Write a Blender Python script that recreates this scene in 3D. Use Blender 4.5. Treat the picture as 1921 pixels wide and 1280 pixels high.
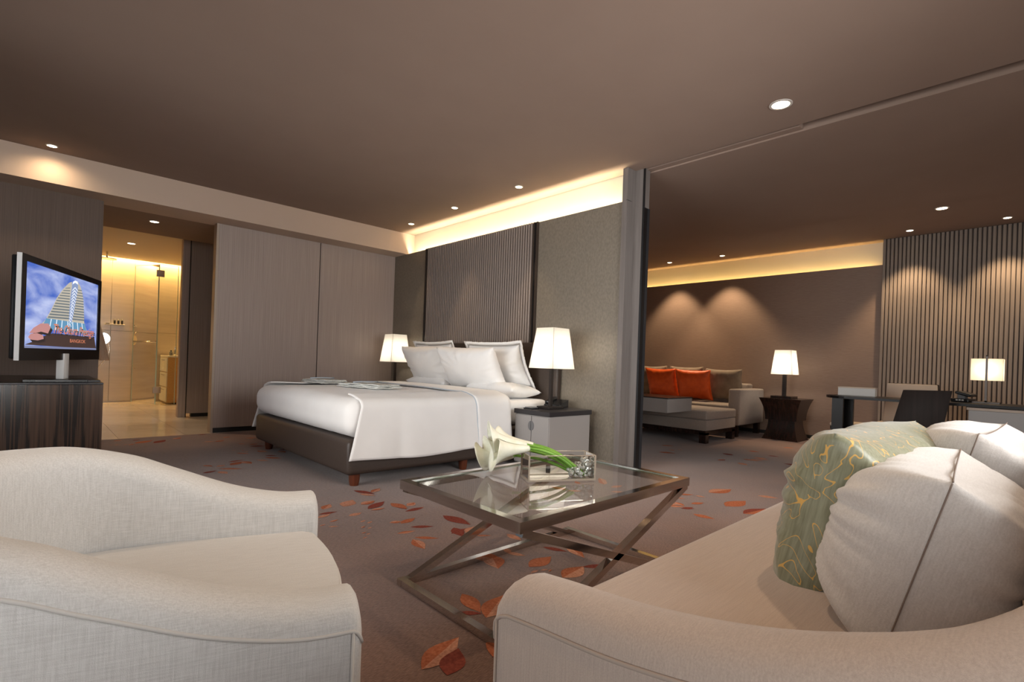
import bpy, bmesh, math, random
from mathutils import Vector, Matrix, noise
random.seed(7)
scene = bpy.context.scene
for o in list(bpy.data.objects):
    bpy.data.objects.remove(o, do_unlink=True)
COL = scene.collection

# ------------------------------------------------------------------ camera
YAW, ROLL = 0.8108, 0.035
fw = Vector((math.cos(YAW), math.sin(YAW), 0)); rt = Vector((math.sin(YAW), -math.cos(YAW), 0)); up = Vector((0, 0, 1))
rc = rt*math.cos(ROLL) + up*math.sin(ROLL); uc = up*math.cos(ROLL) - rt*math.sin(ROLL)
cd = bpy.data.cameras.new('camera'); cam = bpy.data.objects.new('camera', cd); COL.objects.link(cam)
cd.sensor_width = 36; cd.sensor_fit = 'HORIZONTAL'; cd.lens = 954/1921*36; cd.shift_y = 42.1/1921
cd.clip_start = 0.02; cd.clip_end = 60
m = Matrix((rc, uc, -fw)).transposed().to_4x4(); m.translation = (0, 0, 0.90); cam.matrix_world = m
scene.camera = cam

# ------------------------------------------------------------------ world, exposure
w = bpy.data.worlds.new('world'); scene.world = w; w.use_nodes = True
w.node_tree.nodes['Background'].inputs[0].default_value = (0.62, 0.72, 0.85, 1)
w.node_tree.nodes['Background'].inputs[1].default_value = 0.12
scene.view_settings.view_transform = 'Standard'; scene.view_settings.look = 'None'
scene.view_settings.gamma = 1; scene.view_settings.use_curve_mapping = False
scene.view_settings.exposure = 0.65

def area(name, loc, direction, sx, sy, power, col, spread=180):
    l = bpy.data.lights.new(name, 'AREA'); l.shape = 'RECTANGLE'; l.size = sx; l.size_y = sy; l.energy = power; l.color = col
    l.spread = math.radians(spread)
    o = bpy.data.objects.new(name, l); COL.objects.link(o); o.location = loc
    o.rotation_euler = Vector(direction).to_track_quat('-Z', 'Y').to_euler(); return o
DAY = (1.0, 0.985, 0.965)
WINP = 18.0      # watts per square metre of window
WINDOWS = [(-1.0, 0.0), (1.0, 2.5), (2.6, 4.25), (4.35, 6.0), (6.1, 7.75)]  # first one added, a narrow beam for the armchair's outer side
for (a, b), f_, sp_ in zip(WINDOWS, (0.10, 1.65, 0.28, 0.05, 0.05), (40, 180, 180, 180, 180)):
    area('window_daylight', ((a+b)/2, -1.42, 1.3), (0, 1, 0), b-a, 2.0, WINP*(b-a)*2.0*f_, DAY, sp_)
ADDED_WINDOWS = [(-1.0, 0.0), (1.0, 2.5), (2.6, 4.1)]  # unseen windows added to send daylight towards the bed
for (a, b) in ADDED_WINDOWS:
    area('window_daylight', (-1.42, (a+b)/2, 1.3), (1, 0, 0), b-a, 2.0, 4.0*(b-a)*2.0, DAY, 75)
def strip_light(name, loc, length, width, direction, power, col, spread=150):
    l = bpy.data.lights.new(name, 'AREA'); l.shape = 'RECTANGLE'; l.size = length; l.size_y = width; l.energy = power; l.color = col; l.spread = math.radians(spread)
    o = bpy.data.objects.new(name, l); COL.objects.link(o); z = -Vector(direction).normalized(); x = Vector((0, 1, 0)); y = z.cross(x)
    mt = Matrix((x, y, z)).transposed().to_4x4(); mt.translation = loc; o.matrix_world = mt; return o

# ------------------------------------------------------------------ material helpers
def new_mat(name):
    mt = bpy.data.materials.new(name); mt.use_nodes = True
    nt = mt.node_tree; b = nt.nodes['Principled BSDF']; return mt, nt, b
def N(nt, t, **kw):
    n = nt.nodes.new(t)
    for k, v in kw.items():
        if k in n.inputs: n.inputs[k].default_value = v
        else: setattr(n, k, v)
    return n
def coords(nt, scale=(1, 1, 1), kind='Object', rot=(0, 0, 0)):
    tc = N(nt, 'ShaderNodeTexCoord'); mp = N(nt, 'ShaderNodeMapping'); mp.inputs['Scale'].default_value = scale
    mp.inputs['Rotation'].default_value = rot
    nt.links.new(tc.outputs[kind], mp.inputs[0]); return mp.outputs[0]
def ramp(nt, fac, c0, c1, p0=0.3, p1=0.7):
    r = N(nt, 'ShaderNodeValToRGB'); e = r.color_ramp.elements
    e[0].position = p0; e[1].position = p1; e[0].color = (*c0, 1); e[1].color = (*c1, 1)
    nt.links.new(fac, r.inputs[0]); return r.outputs[0]
def bump(nt, b, h, strength, dist=0.002):
    n = N(nt, 'ShaderNodeBump'); n.inputs['Strength'].default_value = strength; n.inputs['Distance'].default_value = dist
    nt.links.new(h, n.inputs['Height']); nt.links.new(n.outputs[0], b.inputs['Normal'])
def plain(name, col, rough=0.5, metal=0.0, spec=0.5, coat=0.0):
    mt, nt, b = new_mat(name); b.inputs['Base Color'].default_value = (*col, 1); b.inputs['Roughness'].default_value = rough
    b.inputs['Metallic'].default_value = metal; b.inputs['Specular IOR Level'].default_value = spec; b.inputs['Coat Weight'].default_value = coat
    return mt
def noisy(name, c0, c1, scale=(20, 20, 20), rough=0.6, bmp=0.0, detail=4, spec=0.3, kind='Object', p0=0.3, p1=0.7, metal=0, dist=0.002, sheen=0):
    mt, nt, b = new_mat(name); v = coords(nt, scale, kind)
    n = N(nt, 'ShaderNodeTexNoise', Scale=1.0, Detail=detail); nt.links.new(v, n.inputs['Vector'])
    nt.links.new(ramp(nt, n.outputs['Fac'], c0, c1, p0, p1), b.inputs['Base Color'])
    b.inputs['Roughness'].default_value = rough; b.inputs['Specular IOR Level'].default_value = spec; b.inputs['Metallic'].default_value = metal
    b.inputs['Sheen Weight'].default_value = sheen
    if bmp: bump(nt, b, n.outputs['Fac'], bmp, dist)
    return mt
def weave(name, c0, c1, s=900, rough=0.85, bmp=0.25, sheen=0.3, slub=(6, 160, 160)):
    """woven cloth: two crossed thread waves, slubs from a stretched noise"""
    mt, nt, b = new_mat(name)
    tc = N(nt, 'ShaderNodeTexCoord')
    n1 = N(nt, 'ShaderNodeTexNoise', Scale=1.0, Detail=3); n2 = N(nt, 'ShaderNodeTexNoise', Scale=1.0, Detail=3)
    for n_, sc in ((n1, slub), (n2, (slub[1], slub[1], slub[0]))):
        mp = N(nt, 'ShaderNodeMapping'); mp.inputs['Scale'].default_value = sc
        nt.links.new(tc.outputs['Object'], mp.inputs[0]); nt.links.new(mp.outputs[0], n_.inputs['Vector'])
    ad = N(nt, 'ShaderNodeMath', operation='ADD'); nt.links.new(n1.outputs['Fac'], ad.inputs[0]); nt.links.new(n2.outputs['Fac'], ad.inputs[1])
    hf = N(nt, 'ShaderNodeMath', operation='MULTIPLY'); hf.inputs[1].default_value = 0.5; nt.links.new(ad.outputs[0], hf.inputs[0])
    nt.links.new(ramp(nt, hf.outputs[0], c0, c1, 0.36, 0.64), b.inputs['Base Color'])
    b.inputs['Roughness'].default_value = rough; b.inputs['Specular IOR Level'].default_value = 0.15; b.inputs['Sheen Weight'].default_value = sheen
    fine = N(nt, 'ShaderNodeTexNoise', Scale=s, Detail=1); nt.links.new(tc.outputs['Object'], fine.inputs['Vector'])
    a2 = N(nt, 'ShaderNodeMath', operation='ADD'); nt.links.new(hf.outputs[0], a2.inputs[0]); nt.links.new(fine.outputs['Fac'], a2.inputs[1])
    bump(nt, b, a2.outputs[0], bmp, 0.0015)
    return mt
def grain(name, c0, c1, scale, rough=0.45, spec=0.4, bmp=0.06, dist=2.0, p0=0.35, p1=0.65, coat=0):
    mt, nt, b = new_mat(name); v = coords(nt, scale)
    n = N(nt, 'ShaderNodeTexNoise', Scale=1.0, Detail=6, Distortion=dist * 0.1); nt.links.new(v, n.inputs['Vector'])
    nt.links.new(ramp(nt, n.outputs['Fac'], c0, c1, p0, p1), b.inputs['Base Color'])
    b.inputs['Roughness'].default_value = rough; b.inputs['Specular IOR Level'].default_value = spec; b.inputs['Coat Weight'].default_value = coat
    b.inputs['Coat Roughness'].default_value = 0.05
    if bmp: bump(nt, b, n.outputs['Fac'], bmp, 0.001)
    return mt
def emit(name, col, strength):
    mt, nt, b = new_mat(name); b.inputs['Base Color'].default_value = (*col, 1)
    b.inputs['Emission Color'].default_value = (*col, 1); b.inputs['Emission Strength'].default_value = strength
    return mt
def shade_mat(name, col, trans=0.75):
    mt = bpy.data.materials.new(name); mt.use_nodes = True; nt = mt.node_tree; nt.nodes.clear()
    out = N(nt, 'ShaderNodeOutputMaterial'); mx = N(nt, 'ShaderNodeMixShader'); mx.inputs[0].default_value = trans
    d = N(nt, 'ShaderNodeBsdfDiffuse'); t = N(nt, 'ShaderNodeBsdfTranslucent')
    v = coords(nt, (120, 120, 500)); n = N(nt, 'ShaderNodeTexNoise', Scale=1.0, Detail=2); nt.links.new(v, n.inputs['Vector'])
    c = ramp(nt, n.outputs['Fac'], tuple(x*0.93 for x in col), col)
    nt.links.new(c, d.inputs[0]); nt.links.new(c, t.inputs[0])
    nt.links.new(d.outputs[0], mx.inputs[1]); nt.links.new(t.outputs[0], mx.inputs[2]); nt.links.new(mx.outputs[0], out.inputs[0]); return mt
def glass_mat(name, tint=(0.96, 0.985, 0.97), refl=0.9, rough=0.0):
    """thin clear pane: transparent with a fresnel mirror reflection"""
    mt = bpy.data.materials.new(name); mt.use_nodes = True; nt = mt.node_tree; nt.nodes.clear()
    out = N(nt, 'ShaderNodeOutputMaterial'); mx = N(nt, 'ShaderNodeMixShader'); fr = N(nt, 'ShaderNodeFresnel'); fr.inputs[0].default_value = 1.5
    t = N(nt, 'ShaderNodeBsdfTransparent'); t.inputs[0].default_value = (*tint, 1); g = N(nt, 'ShaderNodeBsdfGlossy'); g.inputs['Roughness'].default_value = rough
    g.inputs[0].default_value = (refl, refl, refl, 1)
    nt.links.new(fr.outputs[0], mx.inputs[0]); nt.links.new(t.outputs[0], mx.inputs[1]); nt.links.new(g.outputs[0], mx.inputs[2]); nt.links.new(mx.outputs[0], out.inputs[0]); return mt

M = {}
M['ceiling'] = noisy('ceiling_paint_dimmed', (.30, .218, .176), (.312, .228, .184), (3, 3, 3), 0.9, spec=0.1)  # white paint darkened, dim light put into the ceiling colour
M['soffit'] = noisy('soffit_paint', (.57, .445, .355), (.59, .46, .37), (3, 3, 3), 0.85, spec=0.1)  # same paint as the ceiling, in a brighter-lit copy
M['cove'] = noisy('cove_paint_lightened', (.68, .62, .52), (.70, .64, .54), (3, 3, 3), 0.85, spec=0.1)  # soffit paint in a whiter copy, keeps the cove glow pale
M['panel'] = grain('grey_brown_wallcovering', (.34, .275, .243), (.45, .37, .33), (260, 260, 1.2), 0.55, 0.35, 0.1)
M['panel_shaded'] = grain('shaded_wallcovering', (.115, .078, .06), (.155, .108, .085), (260, 260, 1.2), 0.55, 0.3, 0.1)  # darker copy of the wallcovering, wall shade put into the colour
M['panel_edge'] = plain('panel_edge_warm_lit', (.42, .34, .27), 0.5)  # warm light from the opening put into the edge colour
M['bedwall'] = noisy('olive_grey_brushed_plaster', (.175, .148, .115), (.235, .202, .160), (55, 55, 38), 0.42, 0.12, 8, 0.6, metal=0.15)
M['livwall'] = noisy('brown_silk_wallcovering', (.235, .16, .122), (.285, .20, .155), (14, 14, 260), 0.6, 0.05, 4, 0.3)
M['slat'] = grain('taupe_slat_lacquer', (.225, .18, .158), (.265, .215, .19), (60, 60, 2), 0.45, 0.4, 0.03)
M['slat_warm'] = grain('brown_slat_timber', (.19, .145, .115), (.25, .195, .155), (80, 80, 2), 0.5, 0.35, 0.05)
M['slat_back'] = plain('dark_slat_backing', (.05, .04, .036), 0.7)
M['black'] = plain('black_plinth', (.008, .008, .008), 0.5)
M['black_mirror'] = plain('black_mirror', (.012, .011, .011), 0.06, 0, 0.8)
M['jamb'] = grain('grey_bronze_door_frame', (.155, .135, .125), (.185, .163, .152), (40, 40, 2), 0.32, 0.5, 0.0)
M['jamb_black'] = plain('black_door_gasket', (.006, .006, .007), 0.35)
M['jamb_blue'] = plain('dark_steel_edge', (.05, .055, .065), 0.3, 0.6)
M['carpet'] = None
M['linen'] = noisy('white_bed_linen', (.86, .845, .83), (.90, .885, .87), (5, 5, 5), 0.85, 0.25, 3, 0.15, dist=0.01, sheen=0.2)
M['piping_grey'] = plain('grey_piping', (.42, .47, .53), 0.8)
M['leather'] = noisy('dark_brown_leather', (.05, .035, .028), (.068, .049, .04), (160, 160, 160), 0.45, 0.25, 5, 0.45)
M['headboard'] = noisy('dark_headboard_leather', (.04, .027, .02), (.052, .036, .027), (120, 120, 120), 0.45, 0.1, 4, 0.4)
M['foot_wood'] = grain('reddish_wood', (.11, .03, .014), (.16, .045, .02), (30, 30, 6), 0.35, 0.4, 0)
M['grey_lacquer'] = plain('warm_grey_lacquer', (.34, .318, .305), 0.4)
M['dark_lacquer'] = plain('charcoal_lacquer', (.035, .032, .034), 0.28, 0, 0.35)
M['black_lacquer'] = plain('black_lacquer', (.009, .008, .008), 0.35, 0, 0.2)
M['dark_bronze'] = plain('dark_bronze_metal', (.06, .05, .045), 0.35, 0.7)
M['shade'] = shade_mat('cream_lamp_shade', (.95, .93, .89))
M['shade_edge'] = plain('shade_seam', (.45, .36, .28), 0.8)
M['armchair'] = weave('pale_grey_linen', (.555, .542, .525), (.69, .677, .66), slub=(24, 520, 520), bmp=0.4)
M['sofa'] = weave('sand_chenille', (.47, .375, .32), (.57, .465, .40), slub=(14, 420, 420), bmp=0.35, sheen=0.5)
M['cushion'] = weave('silver_beige_chenille', (.53, .495, .47), (.63, .595, .57), slub=(40, 300, 300), bmp=0.35, sheen=0.5)
M['piping'] = plain('piping_cloth', (.56, .54, .515), 0.8)
M['piping_sofa'] = plain('sofa_piping', (.43, .35, .30), 0.85)
M['seam'] = plain('seam_thread', (.20, .155, .13), 0.9)
M['steel'] = noisy('polished_nickel', (.60, .57, .54), (.68, .65, .62), (4, 4, 90), 0.10, 0, 2, 0.5, metal=1.0)
M['chrome'] = plain('chrome', (.75, .74, .72), 0.08, 1.0)
M['brushed'] = plain('brushed_steel', (.45, .42, .38), 0.3, 1.0)
M['table_glass'] = glass_mat('table_glass', (.86, .90, .88), 1.0)
M['glass_edge'] = plain('green_glass_edge', (.35, .50, .46), 0.05)
M['bath_glass'] = glass_mat('shower_glass', (.93, .95, .93), 0.9)
M['vase_glass'] = glass_mat('vase_glass', (.95, .96, .95), 1.0)
M['window_glass'] = glass_mat('window_glass', (.97, .98, .98), 0.9)
M['lily'] = noisy('lily_petal', (.74, .76, .62), (.86, .86, .76), (30, 30, 30), 0.45, 0.1, 3, 0.3)
M['stem'] = noisy('lily_stem', (.12, .30, .03), (.24, .46, .08), (12, 12, 12), 0.4, 0, 2, 0.4)
M['spadix'] = plain('spadix', (.80, .60, .15), 0.6)
M['plastic_black'] = plain('black_plastic', (.012, .012, .013), 0.25)
M['plastic_grey'] = plain('grey_plastic', (.16, .16, .165), 0.4)
M['glint_white'] = plain('glint_white', (.88, .88, .88), 0.4, 0.0)  # silver parts in plain white, window reflection put into the colour
M['dark_wood'] = grain('dark_macassar', (.010, .006, .005), (.035, .016, .012), (38, 38, 1.5), 0.25, 0.5, 0.0)
M['chair_wood'] = grain('espresso_wood', (.018, .012, .010), (.028, .019, .016), (30, 30, 2), 0.5, 0.15, 0)
M['cream_leather'] = plain('cream_leather', (.52, .41, .32), 0.5)
M['liv_sofa'] = weave('taupe_sofa_cloth', (.33, .275, .235), (.41, .345, .30), slub=(20, 200, 200))
M['liv_cushion'] = noisy('brown_velvet', (.20, .15, .105), (.30, .235, .17), (9, 9, 9), 0.8, 0.15, 5, 0.2, sheen=0.5)
M['orange'] = noisy('orange_silk', (.66, .085, .012), (.78, .12, .018), (16, 16, 16), 0.42, 0.12, 4, 0.4)
M['robe'] = noisy('pale_sage_cotton', (.62, .64, .60), (.82, .82, .79), (60, 60, 60), 0.9, 0.2, 5, 0.1)
M['tile'] = noisy('polished_beige_marble', (.62, .52, .42), (.70, .60, .50), (3, 3, 3), 0.07, 0, 8, 0.6)
M['stone'] = noisy('travertine_wall', (.46, .40, .33), (.54, .475, .395), (1.5, 1.5, 14), 0.25, 0.0, 8, 0.4)
M['bath_paint'] = plain('bath_paint', (.62, .55, .46), 0.8)
M['white_lacquer'] = plain('white_lacquer', (.70, .67, .62), 0.3)
M['amber_lit_stone'] = noisy('amber_lit_stone', (.46, .27, .10), (.55, .34, .14), (60, 60, 60), 0.3, 0, 4, 0.4)  # orange lamplight put into the colour of the vanity side
M['mirror'] = plain('mirror', (.85, .85, .85), 0.02, 1.0)
M['towel'] = noisy('peach_towel', (.48, .37, .30), (.55, .43, .35), (60, 60, 60), 0.95, 0.2)
M['paper'] = plain('paper_white', (.62, .60, .57), 0.7)
M['trim_white'] = plain('downlight_rim', (.62, .58, .54), 0.5)
M['glow'] = emit('downlight_lens', (1.0, .80, .52), 9.0)
M['strip'] = emit('cove_strip', (1.0, .74, .34), 1.5)
M['window_frame'] = plain('window_frame', (.10, .09, .085), 0.4, 0.5)

def carpet_mat():
    mt, nt, b = new_mat('carpet_pile')
    v = coords(nt, (1, 1, 1)); big = N(nt, 'ShaderNodeTexNoise', Scale=2.2, Detail=3); nt.links.new(v, big.inputs['Vector'])
    v2 = coords(nt, (60, 420, 60), rot=(0, 0, 0.75)); fn = N(nt, 'ShaderNodeTexNoise', Scale=1.0, Detail=4); nt.links.new(v2, fn.inputs['Vector'])
    c1 = ramp(nt, fn.outputs['Fac'], (.112, .066, .053), (.285, .184, .155), 0.30, 0.70)
    c2 = ramp(nt, big.outputs['Fac'], (.86, .88, .92), (1.08, 1.04, 1.0), 0.3, 0.7)
    mx = N(nt, 'ShaderNodeMix', data_type='RGBA', blend_type='MULTIPLY'); mx.inputs[0].default_value = 1
    nt.links.new(c1, mx.inputs[6]); nt.links.new(c2, mx.inputs[7]); nt.links.new(mx.outputs[2], b.inputs['Base Color'])
    b.inputs['Roughness'].default_value = 0.95; b.inputs['Specular IOR Level'].default_value = 0.05; b.inputs['Sheen Weight'].default_value = 0.25
    bump(nt, b, fn.outputs['Fac'], 0.7, 0.003); return mt
M['carpet'] = carpet_mat()
def leaf_mat(name, c0, c1):
    return noisy(name, c0, c1, (90, 90, 90), 0.95, 0.3, 5, 0.05)
M['leaf_m'] = leaf_mat('maroon_leaf_pile', (.17, .042, .034), (.27, .075, .055))
M['leaf_o'] = leaf_mat('orange_leaf_pile', (.31, .095, .05), (.47, .17, .095))
M['leaf_p'] = leaf_mat('salmon_leaf_pile', (.38, .17, .11), (.60, .31, .22))

def macassar():
    mt, nt, b = new_mat('macassar_ebony_veneer')
    tc = N(nt, 'ShaderNodeTexCoord'); sep = N(nt, 'ShaderNodeSeparateXYZ'); nt.links.new(tc.outputs['Object'], sep.inputs[0])
    # bookmatched: fold x every 0.16 m so the figure mirrors
    pp = N(nt, 'ShaderNodeMath', operation='PINGPONG'); pp.inputs[1].default_value = 0.155; nt.links.new(sep.outputs[0], pp.inputs[0])
    cmb = N(nt, 'ShaderNodeCombineXYZ'); nt.links.new(pp.outputs[0], cmb.inputs[0]); nt.links.new(sep.outputs[1], cmb.inputs[1]); nt.links.new(sep.outputs[2], cmb.inputs[2])
    mp = N(nt, 'ShaderNodeMapping'); mp.inputs['Scale'].default_value = (46, 2, .9); nt.links.new(cmb.outputs[0], mp.inputs[0])
    n = N(nt, 'ShaderNodeTexNoise', Scale=1.0, Detail=4, Distortion=.45); nt.links.new(mp.outputs[0], n.inputs['Vector'])
    r = N(nt, 'ShaderNodeValToRGB'); nt.links.new(n.outputs['Fac'], r.inputs[0]); e = r.color_ramp.elements
    e[0].position = 0.33; e[0].color = (.012, .008, .007, 1); e[1].position = 0.72; e[1].color = (.13, .07, .042, 1)
    k = e.new(0.47); k.color = (.016, .010, .008, 1); k = e.new(0.53); k.color = (.065, .036, .024, 1)
    nt.links.new(r.outputs[0], b.inputs['Base Color']); b.inputs['Roughness'].default_value = 0.2; b.inputs['Coat Weight'].default_value = 0.3
    return mt
M['macassar'] = macassar()
def green_silk():
    mt, nt, b = new_mat('sage_silk_embroidered')
    v = coords(nt, (1, 1, 1)); nz = N(nt, 'ShaderNodeTexNoise', Scale=8.5, Detail=1.5, Distortion=1.4); nt.links.new(v, nz.inputs['Vector'])
    # thin embroidered lines where the warped noise crosses a few levels
    ml = N(nt, 'ShaderNodeMath', operation='MULTIPLY'); ml.inputs[1].default_value = 7.0; nt.links.new(nz.outputs['Fac'], ml.inputs[0])
    pp = N(nt, 'ShaderNodeMath', operation='PINGPONG'); pp.inputs[1].default_value = 0.5; nt.links.new(ml.outputs[0], pp.inputs[0])
    lt = N(nt, 'ShaderNodeMath', operation='LESS_THAN'); lt.inputs[1].default_value = 0.04; nt.links.new(pp.outputs[0], lt.inputs[0])
    nb = N(nt, 'ShaderNodeTexNoise', Scale=9.0, Detail=1); nt.links.new(v, nb.inputs['Vector'])
    g2 = N(nt, 'ShaderNodeMath', operation='GREATER_THAN'); g2.inputs[1].default_value = 0.43; nt.links.new(nb.outputs['Fac'], g2.inputs[0])
    m2 = N(nt, 'ShaderNodeMath', operation='MULTIPLY'); nt.links.new(lt.outputs[0], m2.inputs[0]); nt.links.new(g2.outputs[0], m2.inputs[1])
    v3 = coords(nt, (160, 160, 12)); th = N(nt, 'ShaderNodeTexNoise', Scale=1.0, Detail=3); nt.links.new(v3, th.inputs['Vector'])
    base = ramp(nt, th.outputs['Fac'], (.165, .165, .10), (.265, .27, .18), 0.3, 0.7)
    mx = N(nt, 'ShaderNodeMix', data_type='RGBA'); nt.links.new(m2.outputs[0], mx.inputs[0]); nt.links.new(base, mx.inputs[6]); mx.inputs[7].default_value = (.62, .36, .09, 1)
    nt.links.new(mx.outputs[2], b.inputs['Base Color']); b.inputs['Roughness'].default_value = 0.42; b.inputs['Sheen Weight'].default_value = 0.3
    bump(nt, b, m2.outputs[0], 0.5, 0.002); return mt
M['green'] = green_silk()

# ------------------------------------------------------------------ mesh helpers
def link(o, parent=None):
    COL.objects.link(o)
    if parent is not None: o.parent = parent
    return o
def obj(name, bm, mat, parent=None, smooth=False, loc=None, rot=None, autosm=None):
    bmesh.ops.recalc_face_normals(bm, faces=bm.faces)
    me = bpy.data.meshes.new(name); bm.to_mesh(me); bm.free()
    mats = mat if isinstance(mat, (list, tuple)) else [mat]
    for m_ in mats: me.materials.append(M[m_] if isinstance(m_, str) else m_)
    if smooth:
        for p in me.polygons: p.use_smooth = True
        if autosm:
            try: me.set_sharp_from_angle(angle=math.radians(autosm))
            except Exception: pass
    o = bpy.data.objects.new(name, me); link(o, parent)
    if loc is not None: o.location = loc
    if rot is not None: o.rotation_euler = rot
    return o
def tag(o, label, cat, group=None, kind=None):
    o['label'] = label; o['category'] = cat
    if group: o['group'] = group
    if kind: o['kind'] = kind
    return o
def thing(name, label, cat, loc=(0, 0, 0), rz=0, group=None):
    o = bpy.data.objects.new(name, None); o.empty_display_size = 0.1; COL.objects.link(o); o.location = loc; o.rotation_euler = (0, 0, rz)
    return tag(o, label, cat, group)
def struct(name, bm, mat, parent=None, label=None, **kw):
    o = obj(name, bm, mat, parent, **kw)
    if parent is None: o['kind'] = 'structure'
    if label: o['label'] = label
    return o
def bx(bm, x0, x1, y0, y1, z0, z1, bev=0.0, seg=2):
    vs = [bm.verts.new(p) for p in ((x0, y0, z0), (x1, y0, z0), (x1, y1, z0), (x0, y1, z0), (x0, y0, z1), (x1, y0, z1), (x1, y1, z1), (x0, y1, z1))]
    fs = [bm.faces.new([vs[i] for i in f]) for f in ((3, 2, 1, 0), (4, 5, 6, 7), (0, 1, 5, 4), (1, 2, 6, 5), (2, 3, 7, 6), (3, 0, 4, 7))]
    if bev > 0:
        es = list({e for f in fs for e in f.edges})
        bmesh.ops.bevel(bm, geom=es, offset=bev, segments=seg, affect='EDGES', profile=0.5)
    return bm
def box(name, x0, x1, y0, y1, z0, z1, mat, parent=None, bev=0.0, seg=2, **kw):
    return obj(name, bx(bmesh.new(), x0, x1, y0, y1, z0, z1, bev, seg), mat, parent, smooth=bev > 0, autosm=40, **kw)
def sbox(name, x0, x1, y0, y1, z0, z1, mat, parent=None, label=None):
    return struct(name, bx(bmesh.new(), x0, x1, y0, y1, z0, z1), mat, parent, label)
def tube(bm, pts, r, n=8, cap=True, radii=None):
    pts = [Vector(p) for p in pts]; rings = []
    t0 = (pts[1]-pts[0]).normalized(); ref = Vector((0, 0, 1)) if abs(t0.z) < 0.9 else Vector((1, 0, 0))
    u = t0.cross(ref).normalized()
    for i, p in enumerate(pts):
        t = (pts[min(i+1, len(pts)-1)]-pts[max(i-1, 0)]).normalized()
        u = (u - t*u.dot(t)).normalized(); v = t.cross(u); rr = radii[i] if radii else r
        rings.append([bm.verts.new(p + (u*math.cos(a)+v*math.sin(a))*rr) for a in [2*math.pi*k/n for k in range(n)]])
    for a, b in zip(rings, rings[1:]):
        for k in range(n): bm.faces.new((a[k], a[(k+1) % n], b[(k+1) % n], b[k]))
    if cap: bm.faces.new(rings[0][::-1]); bm.faces.new(rings[-1])
    return bm
def lathe(bm, prof, n=24, c=(0, 0, 0)):
    rings = [[bm.verts.new((c[0]+r*math.cos(2*math.pi*k/n), c[1]+r*math.sin(2*math.pi*k/n), c[2]+z)) for k in range(n)] for r, z in prof]
    for a, b in zip(rings, rings[1:]):
        for k in range(n): bm.faces.new((a[k], a[(k+1) % n], b[(k+1) % n], b[k]))
    bm.faces.new(rings[0][::-1]); bm.faces.new(rings[-1]); return bm
def bar(bm, a, b, wx, wz, side=None):
    """square bar from a to b"""
    a, b = Vector(a), Vector(b); t = (b-a).normalized()
    s = Vector(side) if side else t.cross(Vector((0, 0, 1))).normalized()
    u = s.cross(t).normalized()
    q = [(-1, -1), (1, -1), (1, 1), (-1, 1)]
    r0 = [bm.verts.new(a + s*i*wx/2 + u*j*wz/2) for i, j in q]; r1 = [bm.verts.new(b + s*i*wx/2 + u*j*wz/2) for i, j in q]
    for k in range(4): bm.faces.new((r0[k], r0[(k+1) % 4], r1[(k+1) % 4], r1[k]))
    bm.faces.new(r0[::-1]); bm.faces.new(r1); return bm
def prism(bm, poly, z0, z1):
    a = [bm.verts.new((x, y, z0)) for x, y in poly]; b = [bm.verts.new((x, y, z1)) for x, y in poly]; n = len(poly)
    for k in range(n): bm.faces.new((a[k], a[(k+1) % n], b[(k+1) % n], b[k]))
    bm.faces.new(a[::-1]); bm.faces.new(b); return bm
def copy_tree(o, parent=None):
    c = o.copy(); COL.objects.link(c); c.parent = parent
    for ch in list(o.children): copy_tree(ch, c)
    return c
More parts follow.
